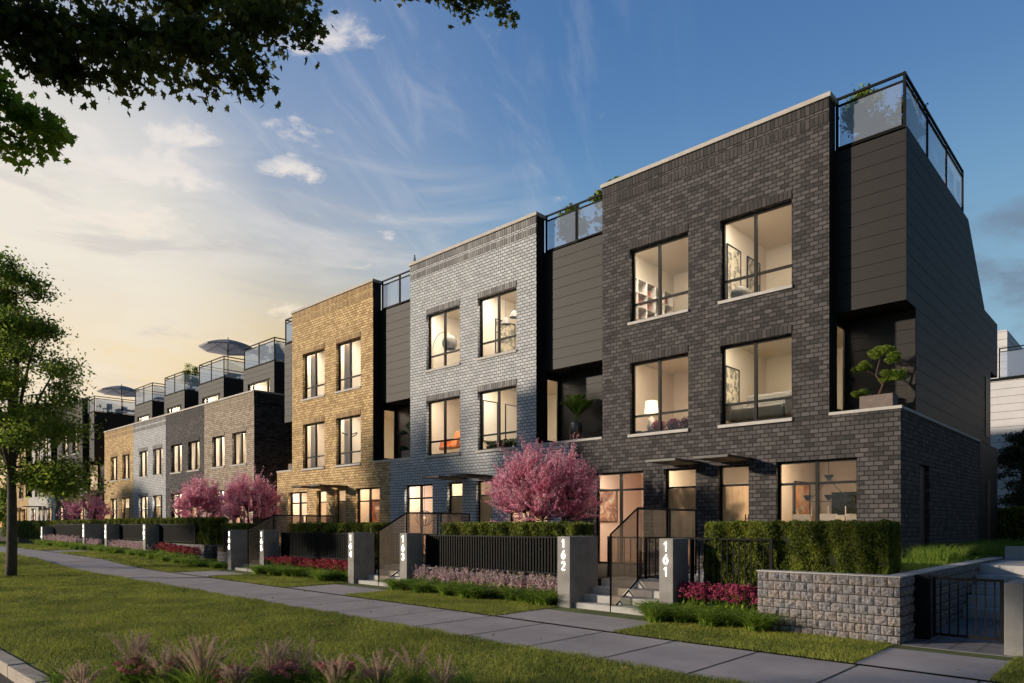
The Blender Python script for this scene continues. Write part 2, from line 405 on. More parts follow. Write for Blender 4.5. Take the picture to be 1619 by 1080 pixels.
M['peach'] = simple('peach_plaster', (.76, .58, .47), .9)
M['lamp'] = emit('hidden_strip_glow', (1.0, .88, .72), 48.0)
M['lampmid'] = emit('hidden_strip_glow_mid', (1.0, .86, .68), 33.0)
M['lampwarm'] = emit('hidden_strip_glow_warm', (1.0, .76, .52), 27.0)
M['lampdim'] = emit('hidden_strip_glow_dim', (1.0, .80, .58), 26.0)
M['glass'] = glassmat('window_glass', (.96, .96, .95), 1.6)
M['railglass'] = glassmat('rail_glass', (.70, .77, .88), 1.6, haze=.40, hazecol=(.72, .80, .95))  # pale blue haze colour stands in for sky reflected in the glass
M['bronzeglass'] = glassmat('bronze_glass', (.50, .44, .39), 1.1, haze=.34, hazecol=(.34, .28, .22), rough=.02)
M['canopy'] = simple('canopy_metal', (.012, .011, .010), .45, var=.1)
M['soffit'] = simple('canopy_soffit', (.15, .12, .085), .7)
M['door'] = woodmat('oak_door', (.54, .29, .11), (.68, .42, .19))
M['curtain'] = simple('cream_curtain', (.72, .62, .5), .95)
M['digit'] = emit('lit_numerals', (1.0, .93, .80), 4.5)
M['pave'] = simple('pavement_concrete', (.35, .31, .305), .82, var=.2, scale=.9, bump=.2, bscale=90)
M['paver'] = simple('dark_pavers', (.16, .155, .165), .85, var=.15, scale=2)
M['jointpave'] = simple('pavement_joint', (.03, .028, .027), .9)
M['soil'] = simple('garden_soil', (.045, .035, .022), .95, var=.3, scale=6, bump=.6, bscale=25)
M['turf'] = simple('turf_base', (.09, .11, .024), .95, var=.4, scale=1.2, bump=.7, bscale=60)
M['asphalt'] = simple('asphalt', (.06, .058, .06), .9, var=.15, scale=4, bump=.4, bscale=120)
M['kerb'] = simple('kerb_stone', (.40, .34, .29), .85, var=.2, scale=3, bump=.3)
M['bark'] = simple('tree_bark', (.10, .082, .062), .9, var=.35, scale=7, bump=1.0, bscale=28, streak=(3, 3, .6))
M['darkbark'] = simple('redbud_bark', (.055, .032, .026), .85, var=.2)
M['grass'] = foliage('lawn_grass', (.12, .165, .028), (.43, .445, .085), .4, nscale=1.1)
M['bordergrass'] = foliage('border_grass', (.08, .17, .02), (.36, .48, .07), .55, nscale=2)
M['hedge'] = foliage('cedar_hedge', (.030, .055, .008), (.26, .29, .036), .25, nscale=3.2)
M['hedgecore'] = simple('hedge_core', (.018, .022, .006), .95)
M['leaf'] = foliage('street_tree_leaf', (.09, .17, .025), (.36, .44, .07), .6, nscale=.9)
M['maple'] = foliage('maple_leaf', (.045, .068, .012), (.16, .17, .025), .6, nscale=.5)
M['maplelit'] = foliage('maple_leaf_painted_lit', (.12, .22, .02), (.36, .46, .04), .65, nscale=.8)  # brighter copy of the maple leaf, sunlight put into its colour
M['blossom'] = foliage('redbud_blossom', (.76, .19, .34), (1.0, .70, .78), .58, nscale=2.5)
M['blossom_pale'] = foliage('pale_pink_petal', (.58, .32, .42), (.95, .72, .76), .35, nscale=6)
M['blossom_mag'] = foliage('magenta_petal', (.26, .03, .075), (.52, .09, .18), .25, nscale=6)
M['blossom_red'] = foliage('crimson_petal', (.28, .03, .045), (.52, .09, .11), .25, nscale=6)
M['sedum'] = foliage('dusty_pink_sedum', (.52, .17, .16), (.75, .36, .32), .25, nscale=6)
M['dryleaf'] = foliage('dry_leaf', (.16, .08, .03), (.34, .20, .07), .2)
M['plume'] = foliage('feather_plume', (.44, .31, .23), (.68, .54, .42), .5, nscale=6)
M['bonsai'] = foliage('bonsai_needles', (.05, .12, .01), (.27, .34, .04), .3, nscale=6)
M['conifer'] = foliage('conifer_needles', (.012, .030, .014), (.045, .075, .035), .15, nscale=2)
M['palm'] = foliage('palm_leaf', (.06, .15, .02), (.24, .34, .05), .45, nscale=4)
M['planter'] = simple('fluted_planter', (.17, .13, .11), .8, var=.2, scale=9, bump=.6, bscale=40)
M['brass'] = simple('brass', (.5, .33, .16), .35, metal=.9)
M['pot'] = simple('dark_glazed_pot', (.10, .095, .10), .3)
M['umbrella'] = foliage('umbrella_canvas', (.40, .39, .42), (.44, .43, .46), .4)
M['whitesiding'] = simple('white_siding', (.62, .60, .60), .7, var=.06, scale=2)
M['whitejoint'] = simple('siding_joint', (.12, .12, .13), .8)
M['darkwood'] = woodmat('red_brown_door', (.055, .025, .018), (.10, .045, .03))
M['white'] = simple('white_lacquer', (.75, .72, .66), .5)
M['charcoal'] = simple('charcoal_lacquer', (.02, .02, .02), .6, spec=.2)
M['orange'] = simple('orange_leather', (.48, .15, .045), .55, var=.1)
M['sofa'] = simple('grey_linen', (.24, .23, .21), .95, var=.1, scale=10)
M['book'] = artmat('book_spines', [(.3, .05, .03), (.42, .12, .05), (.10, .04, .03), (.5, .3, .16)], 14)
M['opal'] = emit('opal_globe', (1, .8, .58), 2.4)
M['shade'] = emit('lit_lamp_shade', (1, .78, .5), 1.8)
M['art_a'] = artmat('abstract_birch_print', [(.72, .66, .5), (.6, .55, .42), (.16, .15, .12), (.66, .62, .5)], 5)
M['art_b'] = artmat('abstract_rust_painting', [(.62, .54, .45), (.46, .27, .17), (.20, .09, .06), (.6, .42, .28)], 3.2, 4)
M['art_c'] = artmat('abstract_orange_barn_painting', [(.7, .66, .52), (.64, .5, .3), (.6, .24, .07), (.12, .1, .09)], 2.6, 9)
M['purple'] = foliage('purple_leaf_plant', (.06, .008, .02), (.34, .04, .10), .2)

# ------------------------------------------------------------------ ground profile
GX = [-120, -60, -45, -37, -30, -27, -24, -20, -10, -6, 0, 60]
GZ = [.60, .52, .48, .42, .34, .19, .13, .11, .05, .01, 0, 0]
def G(x): return float(np.interp(x, GX, GZ))
def strip(name, x0, x1, y0, y1, dz0, dz1, mat, ny=1, step=1.0, kind='structure', jit=0.0):
    """ground sheet following G(x); dz at the y0 and y1 edges"""
    mb = MB(); xs = [x0]
    while xs[-1] < x1 - 1e-6: xs.append(min(xs[-1] + step, x1))
    ys = [y0 + (y1 - y0) * k / ny for k in range(ny + 1)]
    for i in range(len(xs) - 1):
        for j in range(ny):
            P = []
            for (x, y) in ((xs[i], ys[j]), (xs[i + 1], ys[j]), (xs[i + 1], ys[j + 1]), (xs[i], ys[j + 1])):
                t = (y - y0) / (y1 - y0); P.append((x, y, G(x) + dz0 + (dz1 - dz0) * t))
            mb.face(P)
    o = mb.build(name, mat); o['kind'] = kind; return o

# big ground sheet
mb = MB()
mb.face([(-900, -900, -.6), (900, -900, -.6), (900, 900, -.6), (-900, 900, -.6)])
mb.build('ground', M['turf'], loc=(0, 0, 0))['kind'] = 'structure'
strip('road', -140, 40, -19.6, -14.16, -.13, -.13, M['asphalt'], step=2)
strip('far_verge', -140, 40, -60, -19.6, .02, 0, M['turf'], step=4)
strip('lawn', -140, 40, -13.98, -9.35, -.005, .06, M['turf'], ny=3, step=1)
strip('verge', -140, 40, -7.25, -4.0, .015, .03, M['turf'], ny=2, step=1)
strip('pavement', -140, 40, -9.35, -7.25, .0, .0, M['pave'], step=1.21)
# kerb stones
mb = MB(); x = -60.0
while x < 10:
    z = G(x); mb.box(x + .006, x + 1.19, -14.16, -13.98, z - .3, z + .005); x += 1.2
mb.build('kerb', M['kerb'], bevel=.012)['kind'] = 'structure'
# pavement joints
mb = MB()
x = -3.88 + 1.21 * 4
while x > -70:
    z = G(x) + .004; mb.face([(x - .011, -9.35, z), (x + .011, -9.35, z), (x + .011, -7.25, z), (x - .011, -7.25, z)]); x -= 1.21
o = mb.build('pavement_joints', M['jointpave']); o['kind'] = 'structure'
WALKS = [(-8.62, -6.15), (-15.85, -13.40), (-22.95, -20.45), (-38.4, -35.6)]
for a, b in WALKS:
    strip('path', a, b, -7.25, -5.38, .019, .022, M['pave'], step=.5)
strip('path', -2.70, -1.38, -7.25, -5.55, .019, .022, M['pave'], step=.5)
# dark pavers inside the side gate
mb = MB(); mb.box(-2.64, -1.2, -5.55, -.3, -.3, .035)
mb.build('side_path', M['paver'])['kind'] = 'structure'
mb = MB()
for k in range(14):
    y = -5.3 + k * .36; mb.face([(-2.64, y, .039), (-1.2, y, .039), (-1.2, y + .01, .039), (-2.64, y + .01, .039)])
for k in range(5):
    x = -2.4 + k * .3; mb.face([(x, -5.55, .041), (x + .01, -5.55, .041), (x + .01, -.3, .041), (x, -.3, .041)])
mb.build('side_path_joints', M['jointpave'])['kind'] = 'structure'
# raised garden terraces
mb = MB(); mb.box(-24.75, -4.5, -4.42, .3, -.3, .56); mb.box(-24.75, -22.9, -4.84, -4.42, -.3, .56); mb.box(-20.5, -15.9, -4.84, -4.42, -.3, .56)
mb.box(-13.3, -8.7, -4.84, -4.42, -.3, .56); mb.box(-6.12, -4.5, -4.84, -4.42, -.3, .56)
mb.box(-140, -24.75, -4.7, .3, -.3, .84)
mb.box(-4.5, -2.86, -5.3, 16, -.3, .92); mb.box(-1.0, 30, 2.6, 40, -.3, .9)
mb.build('garden_terrace', M['soil'])['kind'] = 'structure'

# ------------------------------------------------------------------ facade kit
def wall_holes(mb, x0, x1, z0, z1, y, holes, depth=.2, m=0, mj=None):
    """front skin facing -Y with openings and their reveals"""
    mj = m if mj is None else mj
    xs = sorted({x0, x1} | {h[0] for h in holes} | {h[1] for h in holes}); zs = sorted({z0, z1} | {h[2] for h in holes} | {h[3] for h in holes})
    xs = [v for v in xs if x0 <= v <= x1]; zs = [v for v in zs if z0 <= v <= z1]
    for a, b in zip(xs, xs[1:]):
        for c, d in zip(zs, zs[1:]):
            cx, cz = (a + b) / 2, (c + d) / 2
            if any(h[0] < cx < h[1] and h[2] < cz < h[3] for h in holes): continue
            mb.face([(a, y, c), (b, y, c), (b, y, d), (a, y, d)], m)
    for h in holes:
        a, b, c, d = h; Y = y + depth
        mb.face([(a, y, c), (a, y, d), (a, Y, d), (a, Y, c)], mj); mb.face([(b, y, c), (b, Y, c), (b, Y, d), (b, y, d)], mj)
        mb.face([(a, y, d), (b, y, d), (b, Y, d), (a, Y, d)], mj); mb.face([(a, y, c), (a, Y, c), (b, Y, c), (b, y, c)], mj)

_cache = {}
def cached(key, fn, mat):
    if key not in _cache:
        mb = fn(); me = bpy.data.meshes.new(key[0])
        me.from_pydata(mb.v, [], mb.f); mats = mat if isinstance(mat, list) else [mat]
        for q in mats: me.materials.append(q)
        if len(mats) > 1: me.polygons.foreach_set('material_index', mb.m)
        me.update(); _cache[key] = me
    return _cache[key]

def frame_mb(w, h, mull, rails, t=.055, d=.07):
    mb = MB(); mb.box(0, t, 0, d, 0, h); mb.box(w - t, w, 0, d, 0, h); mb.box(t, w - t, 0, d, 0, t); mb.box(t, w - t, 0, d, h - t, h)
    xs = [t] + [q for u in mull for q in (u * w - t * .6, u * w + t * .6)] + [w - t]
    for u in mull: mb.box(u * w - t * .6, u * w + t * .6, -.012, d - .004, t, h - t)
    for r in rails:
        for a, b in zip(xs[::2], xs[1::2]): mb.box(a, b, .004, d - .008, r - t * .5, r + t * .5)
    return mb
def pane_mb(w, h, y=.035):
    mb = MB(); mb.face([(.02, y, .02), (w - .02, y, .02), (w - .02, y, h - .02), (.02, y, h - .02)]); return mb
def soldier_mb(w, h=.19):
    mb = MB(); mb.box(0, w, -.018, 0.02, 0, h); return mb
def sill_mb(w):
    mb = MB(); mb.box(-.04, w + .02, -.05, .14, -.075, 0); return mb

def window(B, x0, x1, z0, z1, mull=(.5,), rails=(), sill=True, lintel=None, y=.13, curtain=0, glass='glass'):
    base = wloc(B); w, h = round(x1 - x0, 3), round(z1 - z0, 3)
    W = link('window', cached(('window', w, h, tuple(mull), tuple(rails)), lambda: frame_mb(w, h, mull, rails), M['frame']), B, Vector((x0, y, z0)) - base)
    link('pane', cached(('pane', w, h, glass), lambda: pane_mb(w, h), M[glass]), W)
    if sill: link('sill', cached(('sill', w), lambda: sill_mb(w), M['sill']), W, (0, -y, 0))
    if lintel: link('lintel', cached(('lintel', w, lintel), lambda: soldier_mb(w), BR[lintel][1]), W, (0, -y, h + .002))
    if curtain:
        def cm():
            mb = MB(); n = 26; cw = w * .30
            for side in ((0.0, cw), (w - cw, w)):
                P = [(side[0] + (side[1] - side[0]) * k / n, .26 + .035 * math.sin(k * 1.5), 0) for k in range(n + 1)]
                for a, b in zip(P, P[1:]): mb.face([(a[0], a[1], -.1), (b[0], b[1], -.1), (b[0], b[1], h + .1), (a[0], a[1], h + .1)])
            return mb
        link('curtain', cached(('curtain', w, h), cm, M['curtain']), W)
    return W

def door(B, x0, x1, z0, z1, leaf='door', tr=2.62, y=.13):
    base = wloc(B); w, h = round(x1 - x0, 3), round(z1 - z0, 3); r = round(tr - z0, 3)
    D = link('door', cached(('door', w, h, r), lambda: frame_mb(w, h, (), (r,), .05), M['frame']), B, Vector((x0, y, z0)) - base)
    def lm():
        mb = MB(); mb.box(.052, w - .052, .02, .065, .052, r - .03)
        return mb
    link('door_leaf', cached(('door_leaf', w, r), lm, M[leaf]), D)
    link('transom_pane', cached(('transom_pane', w, h, r), lambda: (lambda mb: (mb.face([(.05, .035, r), (w - .05, .035, r), (w - .05, .035, h - .05), (.05, .035, h - .05)]), mb)[1])(MB()), M['glass']), D)
    def hm():
        mb = MB(); mb.tube([(w - .12, -.035, .75), (w - .12, -.035, 1.35)], .012, 8)
        mb.box(w - .126, w - .114, -.03, .022, .85, .87); mb.box(w - .126, w - .114, -.03, .022, 1.23, 1.25); return mb
    link('handle', cached(('handle', w), hm, M['blackmetal']), D)
    return D

def room(B, x0, x1, z0, z1, y0=.21, y1=3.6, wall='cream', lamp='lamp', side=None, ls=.35):
    """open-fronted lit room with an unseen lamp strip under its ceiling"""
    mb = MB()
    mb.face([(x0, y1, z0), (x1, y1, z0), (x1, y1, z1), (x0, y1, z1)], 0)
    mb.face([(x0, y0, z0), (x0, y1, z0), (x0, y1, z1), (x0, y0, z1)], 0)
    if side:
        a, b, c, d = side; ys = [y0, a, b, y1]; zs = [z0, c, d, z1]
        for i in range(3):
            for j in range(3):
                if i == 1 and j == 1: continue
                mb.face([(x1, ys[i], zs[j]), (x1, ys[i + 1], zs[j]), (x1, ys[i + 1], zs[j + 1]), (x1, ys[i], zs[j + 1])], 0)
    else: mb.face([(x1, y0, z0), (x1, y1, z0), (x1, y1, z1), (x1, y0, z1)], 0)
    mb.face([(x0, y0, z1), (x1, y0, z1), (x1, y1, z1), (x0, y1, z1)], 1)
    mb.face([(x0, y0, z0), (x1, y0, z0), (x1, y1, z0), (x0, y1, z0)], 2)
    r = mb.build('room', [M[wall], M['ceil'], M['floorw']], B)
    q = (x1 - x0) * .14
    mb = MB(); mb.box(x0 + q, x1 - q, y0 + .08, y0 + .50, z1 - .05, z1 - .004)  # unseen strip above the window head, placed to light the room
    mb.build('hidden_lamp_strip', M[lamp], r); return r

def siding(mb, x0, x1, y, z0, z1, h=.305, gap=.012, m=0, mj=1):
    """horizontal boards facing -Y over a dark backing"""
    mb.face([(x0, y + .012, z0), (x1, y + .012, z0), (x1, y + .012, z1), (x0, y + .012, z1)], mj)
    z = z0
    while z < z1 - .02:
        t = min(z + h, z1); a, b = z + gap / 2, t - gap / 2
        mb.face([(x0, y, a), (x1, y, a), (x1, y, b), (x0, y, b)], m)
        mb.face([(x0, y, b), (x1, y, b), (x1, y + .012, b), (x0, y + .012, b)], m); mb.face([(x0, y, a), (x0, y + .012, a), (x1, y + .012, a), (x1, y, a)], m)
        z = t
def siding_x(mb, x, rng, z0, z1, h=.305, gap=.012, m=0, mj=1, sgn=1):
    """boards facing +X; rng(z) gives the (y0, y1) span at a height"""
    z = z0; xi = x - .012 * sgn
    while z < z1 - .02:
        t = min(z + h, z1)
        (a0, a1), (b0, b1) = rng(z + 1e-4), rng(t - 1e-4)
        mb.face([(xi, a0, z), (xi, a1, z), (xi, b1, t), (xi, b0, t)], mj)
        g = gap / 2
        mb.face([(x, a0, z + g), (x, a1, z + g), (x, b1, t - g), (x, b0, t - g)], m)
        z = t

def railing(B, pts, z0, z1, panels, name='deck_railing', glass='railglass', post=.045):
    """glass guard along a polyline of (x, y); panels per leg"""
    mb = MB(); ps = []
    gl = []
    for (p, q), n in zip(zip(pts, pts[1:]), panels):
        ax = 0 if abs(q[0] - p[0]) > abs(q[1] - p[1]) else 1
        lo, hi = (p, q) if p[ax] < q[ax] else (q, p)
        h = .022
        for zz, r in ((z1 - .05, .025), (z1 - .20, .018)):
            if ax == 0: mb.box(lo[0], hi[0], p[1] - h, p[1] + h, zz, zz + 2 * r)
            else: mb.box(p[0] - h, p[0] + h, lo[1] + .023, hi[1] - .023, zz, zz + 2 * r)
        if ax == 0: mb.box(lo[0], hi[0], p[1] - h, p[1] + h, z0, z0 + .035)
        else: mb.box(p[0] - h, p[0] + h, lo[1] + .023, hi[1] - .023, z0, z0 + .035)
        for k in range(n + 1):
            t = k / n; X = lo[0] + (hi[0] - lo[0]) * t; Y = lo[1] + (hi[1] - lo[1]) * t
            if ax == 1 and k in (0,): continue
            if 0 < k < n:
                for s in (-1, 1):
                    dx, dy = ((.03 * s, 0) if ax == 0 else (0, .03 * s))
                    ps.append((X + dx - .016, X + dx + .016, Y + dy - .016, Y + dy + .016, z0 - .05, z1 - .052))
            else: ps.append((X - .025, X + .025, Y - .025, Y + .025, z0 - .05, z1 + .002))
        for k in range(n):
            t0, t1 = k / n, (k + 1) / n
            a = [lo[i] + (hi[i] - lo[i]) * t0 for i in (0, 1)]; b = [lo[i] + (hi[i] - lo[i]) * t1 for i in (0, 1)]
            a[ax] += .06; b[ax] -= .06
            g = MB(); g.face([(a[0], a[1], z0 + .04), (b[0], b[1], z0 + .04), (b[0], b[1], z1 - .20), (a[0], a[1], z1 - .20)]); gl.append(g)
    r = mb.build(name, M['blackmetal'], B); [MB().box(*b).build('post', M['blackmetal'], r) for b in sorted(set(ps))]
    for g in gl: g.build('glass_panel', M[glass], r)
    return r

GRD, F2S, F2H, F3S, F3H, DECK, TOP = .56, 4.10, 6.04, 7.14, 9.12, 10.06, 11.08
def canopy(B, x0, x1, y0=-1.15, z=3.19):
    mb = MB(); mb.box(x0, x1, y0, 0, z, z + .055, 0); mb.box(x0 + .03, x1 - .03, y0 + .03, -.003, z - .006, z - .001, 1)
    return mb.build('canopy', [M['canopy'], M['soffit']], B)

def three_storey(base, L, gL, gR, nxt, colour, gw, label, end=False, leftbay=False, artful=True):
    """one three-storey brick block; nxt = where its right-hand recessed bay ends"""
    Rr = L + 6.12
    B = empty('townhouse', base, label, 'townhouse', 'brick townhouses along the street')
    bm, sm = BR[colour]
    ox = [(.91, 2.67), (3.54, 5.30)]
    holes_u = [(L + a, L + b, s, h) for a, b in ox for s, h in ((F2S, F2H), (F3S, F3H))]
    g = gw
    holes_g = [(L + g[0], L + g[1], GRD, 3.11), (L + g[2], L + g[3], GRD, 3.11), (L + g[4], L + g[5], GRD, 3.11), (L + g[6], L + g[7], GRD, 3.11)]
    mb = MB()
    wall_holes(mb, gL, gR, .2, 4.06, 0, holes_g)
    wall_holes(mb, L, Rr, 4.06, TOP, 0, holes_u)
    if end:   # brick flank facing +X at ground level with two door openings
        fl = [(1.56, 2.40, GRD + .36, 3.0)]
        ys = [0, 1.56, 2.40, 8.2]
        for i in range(3):
            z0 = .2 if i != 1 else 3.0
            mb.face([(gR, ys[i], z0), (gR, ys[i + 1], z0), (gR, ys[i + 1], 4.06), (gR, ys[i], 4.06)])
        for y in (1.56, 2.40): mb.face([(gR, y, .2), (gR - .2, y, .2), (gR - .2, y, 3.0), (gR, y, 3.0)])
        mb.face([(gR, 1.56, 3.0), (gR, 2.40, 3.0), (gR - .2, 2.40, 3.0), (gR - .2, 1.56, 3.0)])
    else: mb.face([(gR, 0, .2), (gR, 11, .2), (gR, 11, 4.06), (gR, 0, 4.06)])
    mb.build('brick_wall', bm, B)
    mb = MB(); mb.face([(gL, 11, .2), (gL, 0, .2), (gL, 0, 4.06), (gL, 11, 4.06)])
    zb = 4.0 if end else 10; mb.face([(gL, 11, .2), (gR - .05, 11, .2), (gR - .05, 11, zb), (gL, 11, zb)])
    mb.build('rear_wall', bm, B)
    # parapet soldier courses, just proud of the wall
    mb = MB(); mb.box(L + .002, Rr - .002, -.016, .03, TOP - .22, TOP - .02); mb.box(L + .002, Rr - .002, -.013, .03, TOP - .53, TOP - .33)
    mb.build('soldier_course', sm, B)
    mb = MB(); mb.box(L - .04, Rr + .05, -.055, .46, TOP, TOP + .105); mb.build('coping', M['coping'], B, bevel=.008)
    # dark flashed sides and back of the upper block
    mb = MB()
    for x, s in ((L, -1), (Rr, 1)):
        mb.face([(x, .0, 4.06), (x, .38, 4.06), (x, .38, TOP), (x, .0, TOP)])
    mb.face([(L, .38, DECK - .2), (Rr, .38, DECK - .2), (Rr, .38, TOP), (L, .38, TOP)])
    mb.face([(L, .38, 4.06), (L, 11, 4.06), (L, 11, DECK), (L, .38, DECK)])
    # side wall of block inside the recess, with an opening for the balcony door
    ys = [.38, .50, 1.08, 1.15]; zs = [4.12, 4.22, 6.22, 6.39]
    for i in range(3):
        for j in range(3):
            if i == 1 and j == 1: continue
            mb.face([(Rr, ys[i], zs[j]), (Rr, ys[i + 1], zs[j]), (Rr, ys[i + 1], zs[j + 1]), (Rr, ys[i], zs[j + 1])])
    mb.build('flashing', M['clad'], B)
    mb = MB(); mb.box(gL, nxt, .38, 6.6 if end else 11, DECK - .06, DECK - .01)
    if end: mb.box(gL, nxt - 4, 6.6, 11, DECK - .06, DECK - .01); mb.box(nxt - 4.1, nxt - 4, 6.6, 11, .3, DECK - .06)
    mb.build('roof', M['clad'], B)
    # bay: projecting upper cladding, recess, balcony floor and cap
    x1 = nxt; bay = MB(); siding(bay, Rr, x1, .38, 6.39, DECK)
    bay.face([(Rr, .38, 6.39), (x1, .38, 6.39), (x1, 1.15, 6.39), (Rr, 1.15, 6.39)], 0)
    siding(bay, Rr, x1, 1.15, 4.12, 6.38)
    bay.face([(Rr, .0, 4.10), (x1, .0, 4.10), (x1, 1.16, 4.10), (Rr, 1.16, 4.10)], 0)
    if end:
        def rng(z):
            y0 = .38 if z > 6.39 else 1.15
            if z > 8.09: y1 = 8.95 - (z - 8.09) * (8.95 - 6.6) / (DECK - 8.09)
            elif z > 6.39: y1 = 11.05
            elif z > 4.1: y1 = 9.86
            else: y0, y1 = 8.2, 11.05
            return y0, y1
        siding_x(bay, x1 + .01, rng, .9, 4.10, .32); siding_x(bay, x1 + .01, rng, 4.10, 6.39, .327); siding_x(bay, x1 + .01, rng, 6.39, 8.09, .34); siding_x(bay, x1 + .01, rng, 8.09, DECK, .3283)
        X = x1 + .01; a = x1 - 4
        bay.face([(X, 6.6, DECK), (X, 8.95, 8.09), (a, 8.95, 8.09), (a, 6.6, DECK)]); bay.face([(X, 8.95, 8.09), (X, 11.05, 8.09), (a, 11.05, 8.09), (a, 8.95, 8.09)])
        bay.face([(X, 11.05, 8.09), (X, 11.05, 6.39), (a, 11.05, 6.39), (a, 11.05, 8.09)]); bay.face([(X, 11.05, 6.39), (X, 9.86, 6.39), (a, 9.86, 6.39), (a, 11.05, 6.39)])
        bay.face([(X, 9.86, 6.39), (X, 9.86, 4.1), (a, 9.86, 4.1), (a, 9.86, 6.39)]); bay.face([(X, 8.2, 4.1), (X, 11.05, 4.1), (a, 11.05, 4.1), (a, 8.2, 4.1)])
        bay.face([(X, 11.05, 4.1), (X, 11.05, .5), (a, 11.05, .5), (a, 11.05, 4.1)])
        bay.face([(X, .38, 6.39), (x1, .38, 6.39), (x1, .38, DECK), (X, .38, DECK)], 0)
    if leftbay:
        bay.build('cladding', [M['clad'], M['joint']], B); bay = MB()
        siding(bay, gL, L, .38, 6.39, DECK); siding(bay, gL, L, 1.15, 4.12, 6.38)
        bay.face([(gL, .38, 6.39), (L, .38, 6.39), (L, 1.15, 6.39), (gL, 1.15, 6.39)]); bay.face([(gL, 0, 4.10), (L, 0, 4.10), (L, 1.16, 4.10), (gL, 1.16, 4.10)])
        bay.face([(gL, .38, 6.39), (gL, 11, 6.39), (gL, 11, DECK), (gL, .38, DECK)]); bay.face([(gL, 1.15, 4.1), (gL, 11, 4.1), (gL, 11, 6.39), (gL, 1.15, 6.39)])
    bay.build('cladding', [M['clad'], M['joint']], B)
    mb = MB(); mb.box(Rr, x1 + (.03 if end else 0), -.03, .16, 4.062, 4.125)
    if end: mb.box(x1 - .13, x1 + .03, .162, 8.2, 4.062, 4.12)
    if leftbay: mb.box(gL - .02, L, -.03, .16, 4.062, 4.125)
    mb.build('balcony_cap', M['sill'], B)
    # balcony side door
    mb = MB(); x = Rr - .05
    mb.box(x, x + .04, .50, .54, 4.22, 6.22); mb.box(x, x + .04, 1.03, 1.08, 4.22, 6.22); mb.box(x, x + .04, .54, 1.03, 6.17, 6.22); mb.box(x, x + .04, .54, 1.03, 4.22, 4.28)
    bd = mb.build('balcony_door', M['frame'], B)
    mb = MB(); mb.face([(x + .02, .54, 4.28), (x + .02, 1.03, 4.28), (x + .02, 1.03, 6.17), (x + .02, .54, 6.17)]); mb.build('pane', M['glass'], bd)
    if end:
        fr = MB(); fr.box(gR - .15, gR - .09, 1.56, 2.40, .9, 3.0); fr.build('side_door', M['darkwood'], B)
        fr = MB(); fr.box(gR + .012, gR + .03, 9.2, 9.75, .95, 3.0); fr.build('side_window', M['darkwood'], B)
        fr = MB(); fr.box(gR + .012, gR + .03, 9.0, 9.6, 4.3, 6.1); fr.build('side_window', M['darkwood'], B)
    # openings
    for i, (a, b) in enumerate(ox):
        for s, h in ((F2S, F2H), (F3S, F3H)):
            window(B, L + a, L + b, s, h, (.48,), (.5,), True, colour, curtain=(0 if artful else 1))
    window(B, L + g[0], L + g[1], GRD, 3.11, (.5,), (2.06,), False)
    window(B, L + g[6], L + g[7], GRD, 3.11, (.5,), (2.03,), False)
    door(B, L + g[2], L + g[3], GRD, 3.11, 'door'); door(B, L + g[4], L + g[5], GRD, 3.11, 'door')
    canopy(B, L + 2.2, L + 3.02, -1.25); canopy(B, L + 3.50, L + 4.35, -1.25)
    # lit rooms
    mid = L + 3.1
    room(B, L + .15, mid - .05, 3.75, 6.42, lamp='lampmid', wall='sand'); room(B, mid + .05, Rr - .06, 3.75, 6.42, side=(.5, 1.08, 4.22, 6.22), lamp='lampmid')
    room(B, L + .15, mid - .05, 6.75, 9.55); room(B, mid + .05, Rr - .06, 6.75, 9.55)
    room(B, gL + .15, L + 1.62, .5, 3.4, wall='peach'); room(B, L + 1.70, L + 4.62, .5, 3.4, lamp='lampdim'); room(B, L + 4.70, gR - .25, .98, 3.4, lamp='lampwarm', wall='sand')
    # roof deck guard
    if end: railing(B, [(Rr + .03, .42), (x1 - .03, .42), (x1 - .03, 6.07)], DECK + .02, 11.22, [1, 3])
    else: railing(B, [(Rr + .05, .42), (x1 - .05, .42)], DECK + .02, 11.2, [2])
    if leftbay: railing(B, [(gL + .03, 3.0), (gL + .03, .42), (L - .04, .42)], DECK + .02, 11.2, [1, 1])
    return B

GWA = (-.28, 1.34, 1.96, 2.88, 3.48, 4.27, 4.93, 6.70); GWB = (-.33, 1.25, 2.03, 2.80, 3.46, 4.22, 4.94, 6.55)
A1 = three_storey((-8.5, 5, .2), -11.59, -12.79, -4.05, -4.05, 'dark', GWA, 'near end townhouse of dark charcoal brick with black side cladding and pale coping', end=True)
A2 = three_storey((-17, 5, .2), -20.18, -21.37, -12.79, -11.60, 'grey', GWB, 'pale grey brick townhouse standing between the charcoal and the golden brick ones')
A3 = three_storey((-25.6, 5, .2), -28.60, -29.96, -21.37, -20.19, 'yellow', GWB, 'three storey golden yellow brick townhouse behind house numbers 163 and 164', leftbay=True, artful=False)

